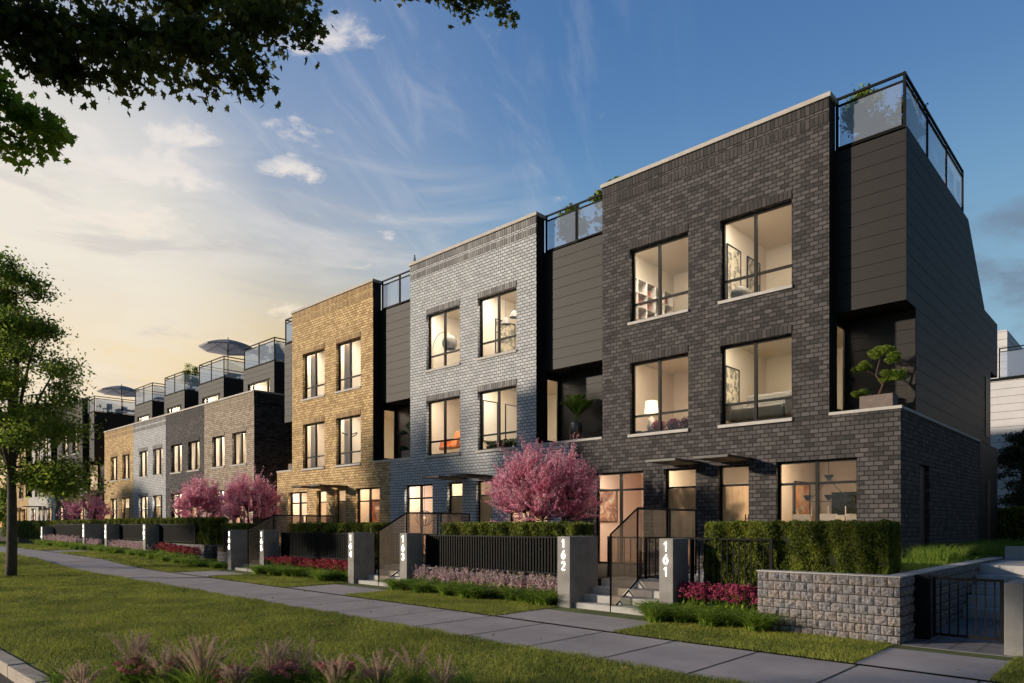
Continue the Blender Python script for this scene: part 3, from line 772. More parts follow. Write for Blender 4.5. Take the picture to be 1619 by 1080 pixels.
# two-storey terrace with penthouses set back on its roof
BE = [-54.24, -48.56, -43.2, -37.84, -32.19]
def two_storey(i, colour, label):
    a, b = BE[i], BE[i + 1]
    B = empty('row_house', ((a + b) / 2, 5, .4), label, 'row house', 'two storey brick row houses'); bm, sm = BR[colour]
    off = [(.95, 2.45), (3.3, 4.85)]
    if i == 0: off = [(1.25, 2.65), (3.6, 5.0)]
    if i == 2: off = [(.76, 2.36), (3.19, 4.76)]
    mb = MB()
    wall_holes(mb, a, b, .4, 8.1, 0, [(a + p, a + q, 4.68, 6.28) for p, q in off] + [(a + p, a + q, .86, 3.45) for p, q in off])
    mb.build('brick_wall', bm, B)
    mb = MB(); mb.face([(a, 11, .4), (b, 11, .4), (b, 11, 8.1), (a, 11, 8.1)]); mb.build('rear_wall', bm, B)
    mb = MB(); mb.face([(a, .3, 7.6), (b, .3, 7.6), (b, .3, 8.1), (a, .3, 8.1)]); mb.build('parapet', bm, B)
    if i in (0, 3):
        x = a if i == 0 else b; mb = MB(); mb.face([(x, 0, .4), (x, 11, .4), (x, 11, 8.1), (x, 0, 8.1)]); mb.build('flank_wall', BR['dark'][0] if i == 3 else bm, B)
    mb = MB(); mb.box(a + .01, b - .01, -.016, .02, 7.88, 8.08); mb.box(a + .01, b - .01, -.013, .02, 7.57, 7.77); mb.build('soldier_course', sm, B)
    mb = MB(); mb.box(a, b + (.05 if i == 3 else 0), -.05, .32, 8.1, 8.18)
    if i == 3: mb.box(b - .27, b + .05, .32, 11, 8.1, 8.18)
    mb.build('coping', M['coping'], B)
    mb = MB(); mb.box(a, b, .3, 11, 7.55, 7.6); mb.build('roof', M['clad'], B)
    if i < 3: mb = MB(); mb.box(b - .4, b - .15, .6, 3.2, 7.6, 8.42); mb.build('party_parapet', M['sill'], B)
    for p, q in off:
        window(B, a + p, a + q, 4.68, 6.28, (.5,), (), True, colour, curtain=1)
    p, q = off[0]; window(B, a + p, a + q, .86, 3.45, (.5,), (1.75,), False, colour, curtain=1)
    p, q = off[1]; door(B, a + p, a + p + .95, .86, 3.45, 'door', 2.75); window(B, a + p + .95, a + q, .86, 3.45, (), (1.75,), False, None)
    room(B, a + .15, b - .15, 3.9, 6.7, lamp='lamp', ls=.5); room(B, a + .15, b - .15, .8, 3.6, lamp='lamp', ls=.45)
    x0, x1 = {3: (-36.41, -33.07), 2: (-42.19, -38.84), 1: (-47.5, -44.28), 0: (-52.86, -49.6)}[i]
    ph = MB(); wall_holes(ph, x0, x1, 7.6, 9.2, 1.512, [(x0 + .5, x1 - .45, 7.62, 9.15)], .12, 1)
    siding(ph, x0, x1, 1.5, 9.16, 10.0, .28); ph.box(x0, x0 + .5, 1.5, 1.511, 7.6, 9.16, 0); ph.box(x1 - .45, x1, 1.5, 1.511, 7.6, 9.16, 0)
    side = lambda z: (1.5, 9.0)
    siding_x(ph, x1 + .012, side, 7.6, 10.0); ph.face([(x0, 1.5, 7.6), (x0, 9, 7.6), (x0, 9, 10), (x0, 1.5, 10)]); ph.box(x0, x1, 1.5, 9, 9.96, 10.0, 0)
    P = ph.build('penthouse', [M['clad'], M['joint']], B)
    window(B, x0 + .5, x1 - .45, 7.62, 9.15, (.2, .86), (), False, None, y=1.56)
    room(B, x0 + .05, x1 - .05, 7.61, 9.6, 1.66, 4.6, lamp='lamp')
    railing(B, [(x0 + .03, 5.5), (x0 + .03, 1.54), (x1 - .03, 1.54), (x1 - .03, 6.5)], 10.02, 11.2, [1, 2, 2])
    return B
two_storey(3, 'tan', 'tan brick two storey row house at the near end of its row, dark brick flank')
two_storey(2, 'dark', 'dark grey brick two storey row house between the tan and the pale grey ones')
two_storey(1, 'grey', 'pale grey brick two storey row house between the dark grey and the yellow ones')
two_storey(0, 'yellow', 'yellow brick two storey row house at the far end of its row')

SH = -53.83
three_storey((-62.3, 5, .4), -11.59 + SH, -12.79 + SH, -4.05 + SH, -4.05 + SH, 'dark', GWA, 'far dark brick three storey townhouse beyond the two storey row, tall black flank', end=True, artful=False)
three_storey((-70.8, 5, .4), -20.18 + SH, -21.37 + SH, -12.79 + SH, -11.60 + SH, 'white', GWB, 'far whitish brick townhouse seen behind the street tree crown', artful=False)
three_storey((-79.4, 5, .4), -28.60 + SH, -29.96 + SH, -21.37 + SH, -20.19 + SH, 'yellow', GWB, 'farthest tan brick townhouse seen just right of the street tree trunk', leftbay=True, artful=False)

# ------------------------------------------------------------------ pillars with lit numbers, stairs, guards, gates
def arc(cx, cy, rx, ry, a, b, n=11): return [(cx + rx * math.cos(R(a + (b - a) * k / n)), cy + ry * math.sin(R(a + (b - a) * k / n))) for k in range(n + 1)]
STROKES = {'0': [arc(.5, .5, .48, .5, 0, 360)], '1': [[(.2, .76), (.58, 1), (.58, 0)]], '2': [arc(.5, .72, .44, .28, 165, -25) + [(.05, 0), (.98, 0)]],
           '3': [arc(.46, .75, .42, .25, 150, -80), arc(.46, .27, .48, .27, 80, -150)], '4': [[(.75, 0), (.75, 1), (.02, .3), (1, .3)]],
           '5': [[(.92, 1), (.2, 1), (.12, .55)] + arc(.46, .31, .48, .31, 125, -150)], '6': [[(.72, 1), (.3, .66)] + arc(.5, .32, .46, .32, 160, 520)],
           '7': [[(.04, 1), (.96, 1), (.35, 0)]], '8': [arc(.5, .75, .38, .25, 0, 360), arc(.5, .26, .47, .26, 0, 360)], '9': [[(.28, 0), (.72, .36)] + arc(.5, .68, .46, .32, -20, 340)]}
def pillar(x0, x1, y1, num, top=1.41, y0=-5.5):
    b = G((x0 + x1) / 2); top = top + (b * .55 if num != '' else 0)
    mb = MB(); mb.box(x0, x1, y0, y1, b - .2, top)
    lab = f'concrete gate pillar with lit house number {num}' if num else 'concrete pillar'
    o = mb.build('gate_pillar', M['postconcrete'], loc=((x0 + x1) / 2, (y0 + y1) / 2, b), bevel=.008)
    tag(o, lab, 'pillar', 'concrete gate pillars with lit numbers')
    mb = MB(); cx = (x0 + x1) / 2
    for k, ch in enumerate(num):
        zt = top - .06 - .215 * k; hh = .155; ww = .085
        for st in STROKES[ch]: mb.tube([(cx + (u - .5) * ww, y0 - .014, zt - hh * (1 - v)) for u, v in st], .0095, 6)
    mb.build('house_number', M['digit'], o)
    return o
PIL = [(-6.41, -6.14, -4.98, '161', 1.41), (-8.68, -8.37, -4.6, '162', 1.41), (-13.65, -13.38, -5.02, '163', 1.41), (-15.88, -15.61, -4.84, '164', 1.40),
       (-20.76, -20.5, -4.98, '165', 1.43), (-23.0, -22.74, -4.84, '166', 1.42), (-30.8, -30.5, -4.4, '167', 1.50), (-35.6, -35.3, -4.4, '168', 1.48), (-38.9, -38.6, -4.4, '169', 1.48)]
for p in PIL: pillar(*p)
pillar(-46.6, -46.3, -4.4, '170', 1.3)

def staircase(x0, x1, n, who):
    b = G((x0 + x1) / 2); mb = MB(); S = empty('staircase', ((x0 + x1) / 2, -5, b), f'{n} concrete steps up between the pillars {who}', 'staircase', 'concrete front staircases')
    H = (GRD + .004 - b) / 4
    for k in range(4):
        mb = MB(); mb.box(x0 + .002, x1 - .002, -5.40 + k * .30, -4.40 if k < 3 else -4.2, b + H * k - (.1 if k == 0 else 0), b + H * (k + 1) - .002)
        mb.build('step', M['stepconcrete'], S, bevel=.006)
    return S
staircase(-8.36, -6.42, 'four', '161 and 162'); staircase(-15.60, -13.66, 'four shaded', '163 and 164'); staircase(-22.73, -20.77, 'four partly hidden', '165 and 166')
mb = MB()
for a, b in ((-8.36, -6.42), (-15.60, -13.66), (-22.73, -20.77)): mb.box(a, b, -4.4, 0, .3, .566)
mb.build('entry_path', M['stepconcrete'])['kind'] = 'structure'

def glass_guard(x, who):
    b = G(x); S = empty('stair_guard', (x, -3.8, b), f'bronze glass stair guard {who}', 'glass guard', 'glass stair guards')
    r = .02; mb = MB()
    def bar(p, q): mb.tube([(x, p[0], p[1]), (x, q[0], q[1])], r * 1.15, 4)
    T0, T1 = (-5.39, 1.46 + b * .5), (-4.5, 1.97)
    bar((-5.39, b), T0); bar(T0, T1); bar(T1, (-2.22, 1.97)); bar((-2.22, 1.97), (-2.22, .57)); bar((-4.5, 1.97), (-4.5, .56))
    bar((-5.39, b + .03), (-4.5, .58)); bar((-3.42, 1.97), (-3.42, .56)); bar((-3.30, 1.97), (-3.30, .56)); bar((-4.5, .62), (-3.42, .62)); bar((-3.3, .62), (-2.22, .62))
    mb.build('frame', M['blackmetal'], S)
    for pts in ([(-5.37, b + .07), (-4.52, .62), (-4.52, 1.94), (-5.37, T0[1] - .02)], [(-4.48, .64), (-3.44, .64), (-3.44, 1.95), (-4.48, 1.95)], [(-3.28, .64), (-2.24, .64), (-2.24, 1.95), (-3.28, 1.95)]):
        g = MB(); g.face([(x, p[0], p[1]) for p in pts]); g.build('glass_panel', M['bronzeglass'], S)
    mb = MB()
    for k in range(4):
        y = -5.22 + k * .3; z = b + (GRD - b) * (k + .55) / 4 + .1
        mb.tube([(x, y, z - .02), (x + .26, y + .06, z - .14)], .009, 6)
    mb.build('bracket', M['blackmetal'], S)
for x, who in ((-7.5, 'with a large clear outline on the nearest steps'), (-14.66, 'on the middle steps before the seam of golden and grey brick'), (-21.75, 'on the farthest steps, half hidden by the lawn edge plants')): glass_guard(x, who)

def bars(mb, p, q, z0, z1, sp=.085, r=.0085, rails=True):
    n = max(2, int(math.dist(p, q) / sp))
    for k in range(n + 1):
        t = k / n; X = p[0] + (q[0] - p[0]) * t; Y = p[1] + (q[1] - p[1]) * t
        mb.box(X - r, X + r, Y - r, Y + r, z0 + .02, z1 - .02)
def fence(x0, x1, y, z0, z1, label, sp=.105, posts=True):
    F = empty('metal_fence', ((x0 + x1) / 2, y, z0), label, 'fence', 'black bar fences in front of the hedges')
    mb = MB(); bars(mb, (x0 + .05, y), (x1 - .05, y), z0, z1, sp, .0085 if sp > .1 else .019); mb.build('balusters', M['blackmetal'], F)
    mb = MB(); mb.box(x0, x1, y - .018, y + .018, z1 - .03, z1); mb.box(x0, x1, y - .016, y + .016, z0 + .03, z0 + .06); mb.build('rails', M['blackmetal'], F)
    for x in ((x0 + .02, x1 - .02)): mb = MB(); mb.box(x - .02, x + .02, y - .022, y + .022, z0 - .03, z1 + .002); mb.build('fence_post', M['blackmetal'], F)
    return F
fence(-6.12, -4.66, -4.92, .55, 1.425, 'short black bar fence right of pillar 161 before the tall hedge', .104)
fence(-13.37, -8.70, -4.90, .60, 1.41, 'longest black bar fence, above the pale pink flower spikes', .082)
fence(-20.49, -15.90, -4.90, .64, 1.42, 'black bar fence in front of the golden brick house, above crimson flowers', .085)
fence(-24.62, -23.02, -4.90, .72, 1.46, 'short black bar fence left of pillar 166 by the step in the wall', .085)
fence(-30.48, -26.9, -4.95, .95, 1.68, 'black bar fence right of pillar 167 on the raised wall', .09)
fence(-35.28, -31.7, -4.95, .98, 1.68, 'black bar fence between pillars 167 and 168', .09)
fence(-46.2, -39.0, -4.95, .98, 1.68, 'dim far black bar fence left of pillar 169', .09)
def gate(x0, x1, y, z0, z1, label, sp=.13):
    g = empty('garden_gate', ((x0 + x1) / 2, y, z0), label, 'gate', 'black bar gates')
    mb = MB(); mb.box(x0, x0 + .04, y - .02, y + .02, z0, z1); mb.box(x1 - .04, x1, y - .02, y + .02, z0, z1); mb.box(x0 + .04, x1 - .04, y - .018, y + .018, z0 + .02, z0 + .055); mb.box(x0 + .04, x1 - .04, y - .018, y + .018, z1 - .035, z1)
    mb.build('gate_frame', M['blackmetal'], g)
    mb = MB(); bars(mb, (x0 + .1, y), (x1 - .1, y), z0 + .03, z1, sp, .008); mb.build('balusters', M['blackmetal'], g); return g
for a, b, y, w in ((-7.46, -6.44, -4.3, 'right of the glass guard, by pillar 161'), (-8.34, -7.54, -4.3, 'left of the glass guard, by pillar 162'), (-14.62, -13.68, -4.3, 'on the middle steps, on the right of their glass guard'), (-15.58, -14.70, -4.3, 'on the middle steps, on the left of their glass guard')):
    gate(a, b, y, .60, 1.42, 'black bar gate ' + w)
# side gate at the right
g = gate(-2.44, -1.61, -4.75, .08, .92, 'black bar side gate across the paved side path at the right', .1)
mb = MB(); mb.box(-2.655, -2.46, -4.84, -4.72, .03, .94); mb.build('gate_post', M['blackmetal'], g)
mb = MB(); mb.box(-1.585, -1.53, -4.78, -4.72, .03, .90); mb.build('gate_post', M['blackmetal'], g)
mb = MB()
for z in (.25, .72): mb.box(-1.615, -1.58, -4.775, -4.73, z, z + .05)
mb.build('hinge', M['blackmetal'], g)
mb = MB(); mb.box(-1.50, -1.30, -5.50, -4.70, -.1, .93); o = mb.build('end_pillar', M['postconcrete'], bevel=.008)
tag(o, 'plain weathered concrete pillar at the right edge beside the side gate', 'pillar')
mb = MB(); mb.box(-1.29, 3.0, -5.46, -5.40, .0, .86); o = mb.build('side_fence', M['blackmetal']); tag(o, 'dark metal panel fence running right from the end pillar', 'fence')
# steps up beyond the side gate
S = empty('side_steps', (-1.9, 0, 0), 'shaded concrete steps climbing beyond the side gate', 'staircase')
for k in range(5):
    mb = MB(); mb.box(-2.638, -1.0, -1.7 + .36 * k, 2.7, .036 + .172 * k - (.2 if k == 0 else 0), .034 + .172 * (k + 1)); mb.build('step', M['stepconcrete'], S, bevel=.005)
mb = MB(); mb.box(-2.66, -.2, 2.72, 3.0, .3, 1.18); o = mb.build('landing_wall', M['stepconcrete']); tag(o, 'low concrete wall closing the landing above the side steps', 'wall')
mb = MB(); mb.box(-1.0, -.75, -4.68, 2.7, 0, .86); o = mb.build('side_wall', M['stepconcrete']); tag(o, 'low concrete wall right of the side steps', 'wall')

# split-face block walls with real relief
def block_face(P, O, U, Vv, Nn, w, h, bl=.167, bh=.134, rel=.030, gap=.012):
    """P: list of quads; O origin, U/V unit directions, N outward"""
    rows = max(1, round(h / bh)); bh = h / rows
    for r in range(rows):
        x = -(bl / 2 if r % 2 else 0.0)
        while x < w - 1e-6:
            a, b = max(x, 0) + gap / 2, min(x + bl, w) - gap / 2; x += bl
            if b - a < .02: continue
            nx = 5 if b - a > .1 else 3; ny = 4
            g = rs.uniform(0, rel, (nx + 1, ny + 1)); g[0, :] = g[-1, :] = 0; g[:, 0] = g[:, -1] = 0
            g += rs.uniform(-.3, .3) * rel * .5
            for i in range(nx):
                for j in range(ny):
                    q = []
                    for (ii, jj) in ((i, j), (i + 1, j), (i + 1, j + 1), (i, j + 1)):
                        q.append(O + U * (a + (b - a) * ii / nx) + Vv * (r * bh + gap / 2 + (bh - gap) * jj / ny) + Nn * g[ii, jj])
                    P.append(q)
m, N_, L_ = newmat('split_face_block'); b_ = N_['Principled BSDF']; b_.inputs['Roughness'].default_value = .9
g_ = N_.new('ShaderNodeNewGeometry'); n_ = N_.new('ShaderNodeTexNoise'); n_.inputs['Scale'].default_value = 38; n_.inputs['Detail'].default_value = 6; n_.inputs['Roughness'].default_value = .7; L_.new(g_.outputs['Position'], n_.inputs['Vector'])
n2_ = N_.new('ShaderNodeTexNoise'); n2_.inputs['Scale'].default_value = 4.5; n2_.inputs['Detail'].default_value = 3; L_.new(g_.outputs['Position'], n2_.inputs['Vector'])
r_ = N_.new('ShaderNodeValToRGB'); r_.color_ramp.elements[0].position = .32; r_.color_ramp.elements[1].position = .70
r_.color_ramp.elements[0].color = (.045, .046, .052, 1); r_.color_ramp.elements[1].color = (.46, .43, .43, 1); L_.new(n_.outputs[0], r_.inputs[0])
x_ = N_.new('ShaderNodeMix'); x_.data_type = 'RGBA'; x_.blend_type = 'MULTIPLY'; x_.inputs[0].default_value = .8; L_.new(r_.outputs[0], x_.inputs[6])
r2_ = N_.new('ShaderNodeValToRGB'); r2_.color_ramp.elements[0].position = .35; r2_.color_ramp.elements[1].position = .65; r2_.color_ramp.elements[0].color = (.75, .78, .85, 1); r2_.color_ramp.elements[1].color = (1, .86, .74, 1)
L_.new(n2_.outputs[0], r2_.inputs[0]); L_.new(r2_.outputs[0], x_.inputs[7]); L_.new(x_.outputs[2], b_.inputs['Base Color'])
bp_ = N_.new('ShaderNodeBump'); bp_.inputs['Strength'].default_value = .8; bp_.inputs['Distance'].default_value = .012; L_.new(n_.outputs[0], bp_.inputs['Height']); L_.new(bp_.outputs[0], b_.inputs['Normal'])
M['block'] = m

def block_wall(runs, z0, z1, label, cap=False, name='block_wall', joint='jointpave'):
    """runs: list of (x0,y0,x1,y1,nx,ny) faces; a dark core box stands 3 mm behind them"""
    P = []; core = MB(); capm = MB(); xs = []
    for (x0, y0, x1, y1, nx, ny, t) in runs:
        U = np.array([x1 - x0, y1 - y0, 0.]); w = np.linalg.norm(U); U /= w
        block_face(P, np.array([x0, y0, z0]), U, np.array([0, 0, 1.]), np.array([nx, ny, 0.]), w, z1 - z0)
        ax0, ax1 = sorted((x0, x1)); ay0, ay1 = sorted((y0, y1))
        if nx == 0: core.box(ax0, ax1, y0 + .004, y0 + t, z0 - .1, z1)
        else: core.box(x0 - t, x0 - .004, ay0 + .004, ay1, z0 - .1, z1)
        xs.append((ax0, ax1, ay0, ay1))
    base = (float(np.mean([q[0] for q in xs])), float(np.mean([q[2] for q in xs])), z0)
    W = empty(name, base, label, 'wall', 'split face block walls')
    poly_mesh('block_facing', np.array(P), M['block'], W)
    core.build('core', M[joint], W)
    if cap:
        for (x0, y0, x1, y1, nx, ny, t) in runs:
            if nx == 0: capm.box(min(x0, x1) - .01, max(x0, x1) + .012, y0 - .015, y0 + t + .01, z1 + .001, z1 + .02)
            else: capm.box(x0 - t - .01, x0 + .015, min(y0, y1) + .24, max(y0, y1), z1 + .001, z1 + .02)
        capm.build('capping', M['sill'], W)
    return W
block_wall([(-4.66, -5.5, -2.66, -5.5, 0, -1, .2), (-2.66, -5.5, -2.66, 2.4, 1, 0, .2)], 0.0, .93, 'tall corner retaining wall of rough grey split blocks below the right hedge', cap=True, name='retaining_wall')
block_wall([(-6.13, -5.0, -4.68, -5.0, 0, -1, .15)], .02, .54, 'low rough block wall behind the magenta flowers')
block_wall([(-13.37, -5.0, -8.70, -5.0, 0, -1, .15)], .06, .57, 'low rough block wall behind the long bed of pale pink flowers')
block_wall([(-20.49, -5.0, -15.9, -5.0, 0, -1, .15)], .10, .60, 'low rough block wall behind the crimson flowers between 164 and 165')
block_wall([(-24.9, -5.0, -23.02, -5.0, 0, -1, .15)], .14, .70, 'low pale block wall just left of pillar 166')
block_wall([(-30.48, -5.05, -25.9, -5.05, 0, -1, .15), (-25.9, -5.05, -25.9, -4.4, 1, 0, .15)], .18, .92, 'higher block wall returning at the step beside the red flowers')
block_wall([(-35.28, -5.05, -30.82, -5.05, 0, -1, .15)], .34, .95, 'pale block wall between pillars 167 and 168')
block_wall([(-48, -5.05, -38.92, -5.05, 0, -1, .15)], .42, .95, 'far pale block wall left of pillar 169')
# dark cheek walls closing the far side of entrances
for a, b, y0, y1, z1, lab in ((-38.6, -35.6, -4.5, -4.35, 1.62, 'dark concrete screen wall between pillars 168 and 169'), (-31.68, -30.82, -4.98, -4.85, 1.62, 'short dark screen wall right of pillar 167')):
    mb = MB(); mb.box(a, b, y0, y1, .3, z1); o = mb.build('screen_wall', M['concrete']); tag(o, lab, 'wall')

# ------------------------------------------------------------------ hedges
def hedge(x0, x1, y0, y1, z0, z1, n, label, size=.05):
    H = empty('hedge', ((x0 + x1) / 2, (y0 + y1) / 2, z0), label, 'hedge', 'clipped cedar hedges')
    mb = MB(); i = .09; mb.box(x0 + i, x1 - i, y0 + i, y1 - i, z0, z1 - i); mb.build('branches', M['hedgecore'], H)
    areas = np.array([(x1 - x0) * (z1 - z0), (x1 - x0) * (y1 - y0), (y1 - y0) * (z1 - z0), (y1 - y0) * (z1 - z0) * .6]); areas = areas / areas.sum()
    f = rs.choice(4, n, p=areas); u = rs.uniform(size=n); v = rs.uniform(size=n); d = np.abs(rs.normal(0, .035, n)) + .0
    C = np.zeros((n, 3))
    X = x0 + (x1 - x0) * u; Yy = y0 + (y1 - y0) * u; Z = z0 + (z1 - z0) * v; Y2 = y0 + (y1 - y0) * v
    # shallow lumps so faces are not flat
    lump = .055 * np.sin(X * 8.1 + 1.2 * np.sin(Z * 2)) + .03 * np.sin(X * 19.3 + Z * 5) + .02 * np.sin(Z * 21 + X * 9)
    k = f == 0; C[k] = np.stack([X, y0 + d + lump, Z], 1)[k]
    k = f == 1; C[k] = np.stack([X, Y2, z1 - d * 1.2 + lump * .7], 1)[k]
    k = f == 2; C[k] = np.stack([x1 - d + .02 * np.sin(Yy * 13), Yy, Z], 1)[k]
    k = f == 3; C[k] = np.stack([x0 + d, Yy, Z], 1)[k]
    C = np.concatenate([C, np.stack([rs.uniform(x0, x1, n // 12), rs.uniform(y0, y1, n // 12), z1 + np.abs(rs.normal(0, .02, n // 12))], 1)])
    poly_mesh('foliage', leaves(C, size * 1.25, .38, up=1.1), M['hedge'], H)
hedge(-5.9, -2.98, -4.86, -4.25, .56, 1.66, 115000, 'tall bright green clipped hedge at the right above the retaining wall', .030)
hedge(-13.0, -8.85, -4.78, -4.1, .56, 1.655, 55000, 'long clipped hedge under the nearest pink blossoming tree', .042)
hedge(-20.3, -15.75, -4.78, -4.1, .56, 1.66, 26000, 'clipped hedge in front of the golden brick house', .055)
hedge(-25.0, -23.15, -4.78, -4.1, .56, 1.66, 10000, 'short piece of clipped hedge left of pillar 166', .055)
hedge(-30.6, -25.95, -4.85, -4.1, .84, 1.88, 24000, 'higher clipped hedge right of pillar 167 by the wall step', .06)
hedge(-35.3, -30.75, -4.80, -4.1, .84, 1.88, 16000, 'clipped hedge between pillars 167 and 168', .065)
hedge(-40.0, -35.4, -4.28, -3.6, .84, 1.90, 12000, 'clipped hedge above the dark screen wall between 168 and 169', .07)
hedge(-60.0, -40.2, -4.80, -4.1, .84, 1.86, 16000, 'long far hedge left of pillar 169', .09)

# ------------------------------------------------------------------ lawn blades
def in_view(P, margin=.06):
    d = P - np.array(EYE); zc = d @ np.array(FWD); xc = d @ np.array(RGT)
    with np.errstate(divide='ignore', invalid='ignore'): u = xc / zc; v = d[:, 2] / zc
    return (zc > .5) & (np.abs(u) < .733 + margin) & (v > -.226 - margin)
def Gv(x): return np.interp(x, GX, GZ)
def scatter(x0, x1, y0, y1, n):
    P = np.stack([rs.uniform(x0, x1, n), rs.uniform(y0, y1, n), np.zeros(n)], 1); return P
def on_walk(P):
    m = np.zeros(len(P), bool)
    for a, b in WALKS + [(-2.70, -1.38)]: m |= (P[:, 0] > a) & (P[:, 0] < b)
    return m
def lawnz(P):
    t = (P[:, 1] + 13.98) / 4.63; return Gv(P[:, 0]) - .005 + .065 * np.clip(t, 0, 1)
Q = []
for (x0, x1, y0, y1, n, h, w) in ((-16, 1, -13.95, -9.30, 240000, .055, .007), (-30, -16, -13.95, -9.30, 90000, .065, .012), (-60, -30, -13.95, -9.3, 45000, .09, .022)):
    P = scatter(x0, x1, y0, y1, n)
    P[:, 1] += .03 * np.sin(P[:, 0] * 7) * (P[:, 1] > -9.5) ; P[:, 2] = lawnz(P); P = P[in_view(P)]
    hh = h * (.8 + .5 * (np.sin(P[:, 0] * 2.3 + np.sin(P[:, 1] * 3.1)) * .5 + .5) * rs.uniform(.5, 1.3, len(P)))
    Q.append(blades(P, hh, w, .75, 2, .3))
o = poly_mesh('lawn_grass', np.concatenate(Q), M['grass'], base=Vector((-10, -11, 0))); o['kind'] = 'stuff'
tag(o, 'sunlit mown grass lawn between kerb and pavement', 'grass')
Q = []
for (x0, x1, n, h, w) in ((-14, 1, 90000, .05, .007), (-26, -14, 50000, .06, .011), (-55, -26, 40000, .09, .02)):
    P = scatter(x0, x1, -7.28, -5.5, n); P = P[~on_walk(P)]; P[:, 2] = Gv(P[:, 0]) + .018; P = P[in_view(P)]; Q.append(blades(P, h, w, .7, 2, .35))
o = poly_mesh('verge_grass', np.concatenate(Q), M['grass'], base=Vector((-10, -6, 0))); o['kind'] = 'stuff'
tag(o, 'short grass verges between pavement and the flower beds', 'grass')
# rough grass beside the end house
P = scatter(-4.0, -2.9, -3.5, 11, 9000); P[:, 2] = .92
Q = [blades(P, .10, .012, .9, 2, .5)]
P = scatter(-3.95, -3.0, -1.2, 10.5, 9000); P[:, 2] = .92; k = (np.sin(P[:, 1] * 3.1) + np.sin(P[:, 0] * 5 + P[:, 1])) > -.4; P = P[k]; Q.append(blades(P, .38, .012, 1.0, 2, .5))
P = scatter(-.9, 6, 3.0, 20, 9000); P[:, 2] = .9; Q.append(blades(P, .12, .02, .9, 2, .5))
o = poly_mesh('rough_grass', np.concatenate(Q), M['bordergrass'], base=Vector((-3, 3, .9))); o['kind'] = 'stuff'; tag(o, 'long shaded grass beside the flank of the end house', 'grass')

# ------------------------------------------------------------------ planting beds
def border(x0, x1, y0, y1, n, h, label, zoff=.02):
    """tufts of arching lilyturf"""
    n = int(n * .5); k = max(3, int((x1 - x0) * (y1 - y0) * 8)); c = scatter(x0, x1, y0, y1, k)
    P = c[rs.randint(0, k, n)] + np.concatenate([rs.normal(0, .05, (n, 2)), np.zeros((n, 1))], 1); P[:, 2] = Gv(P[:, 0]) + zoff
    o = poly_mesh('border_grass', blades(P, h * 1.12, .020, 1.5, 4, .5), M['bordergrass']); o['kind'] = 'stuff'; tag(o, label, 'border grass')
border(-6.9, -4.55, -5.95, -5.45, 9500, .36, 'arching green border grass below the magenta flowers')
border(-6.05, -4.75, -5.5, -5.1, 2500, .26, 'leafy fringe among the magenta flowers')
border(-13.5, -8.95, -5.85, -5.40, 14000, .34, 'arching border grass below the pale pink flowers')
border(-20.6, -16.0, -5.85, -5.40, 12000, .36, 'bright border grass below the crimson flowers')
border(-29.5, -23.1, -5.85, -5.40, 9000, .32, 'dark border grass under the red flowers by the wall step')
border(-35.0, -29.6, -6.0, -5.45, 7000, .34, 'border grass under the far pale pink flowers')
border(-48, -38.2, -6.0, -5.4, 7000, .40, 'farthest strip of border grass')
border(-38.2, -35.0, -5.6, -5.2, 2500, .36, 'border grass before the dark screen wall')

def spikes(x0, x1, y0, y1, n, h, mat, label, style='spike', leafm='bordergrass', z0=.05, per=46, psize=.028):
    B = empty('flower_bed', ((x0 + x1) / 2, (y0 + y1) / 2, G((x0 + x1) / 2)), label, 'flower bed', 'flower beds along the front walls')
    c = scatter(x0, x1, y0, y1, n); c[:, 2] = Gv(c[:, 0]) + .03; H = h * rs.uniform(.7, 1.15, n)
    st = MB(); C = []
    for i in range(n):
        lx, ly = rs.normal(0, .05, 2); top = np.array([c[i, 0] + lx, c[i, 1] + ly, c[i, 2] + H[i]])
        st.tube([tuple(c[i]), tuple(top)], .005, 3, cap=False)
        if style == 'spike':
            t = rs.uniform(.42, 1.0, per); p = c[i] + (top - c[i]) * t[:, None]; rr = .032 * (1.15 - t)[:, None] + .008
            C.append(p + rs.normal(size=(per, 3)) * rr)
        else:
            rad = rs.uniform(.05, .085); a = rs.uniform(0, 2 * np.pi, per); q = rad * np.sqrt(rs.uniform(size=per))
            C.append(top + np.stack([q * np.cos(a), q * np.sin(a), .045 * (1 - (q / rad) ** 2) + rs.normal(0, .012, per)], 1))
    poly_mesh('flowers', leaves(np.concatenate(C), psize, .7), M[mat], B)
    st.build('stems', M['bordergrass'], B)
    k = n * 10; P = c[rs.randint(0, n, k)] + np.concatenate([rs.normal(0, .06, (k, 2)), rs.uniform(0, h * .6, (k, 1))], 1)
    poly_mesh('leaves', leaves(P, .09, .35, up=.6), M[leafm], B)
spikes(-6.1, -4.55, -5.42, -5.06, 150, .52, 'blossom_mag', 'magenta umbel flowers before the low wall right of pillar 161', 'umbel', per=60)
spikes(-13.35, -8.75, -5.40, -5.08, 420, .52, 'blossom_pale', 'long bed of pale pink flower spikes between pillars 162 and 163')
spikes(-20.45, -15.95, -5.40, -5.08, 380, .44, 'blossom_red', 'crimson flowers between pillars 164 and 165', 'umbel', per=36, psize=.035)
spikes(-29.4, -26.0, -5.5, -5.12, 260, .50, 'blossom_red', 'bright red flowers before the raised wall right of pillar 167', 'umbel', per=30, psize=.04)
spikes(-35.0, -30.3, -5.5, -5.12, 280, .50, 'blossom_pale', 'far pale lilac flower spikes around pillar 167', per=30, psize=.04)
spikes(-38.5, -37.0, -5.5, -5.12, 70, .5, 'blossom_pale', 'small lilac flower patch beside pillar 169', per=26, psize=.045)
spikes(-46.5, -40.4, -5.5, -5.12, 200, .55, 'blossom_pale', 'farthest strip of lilac flowers', per=24, psize=.05)

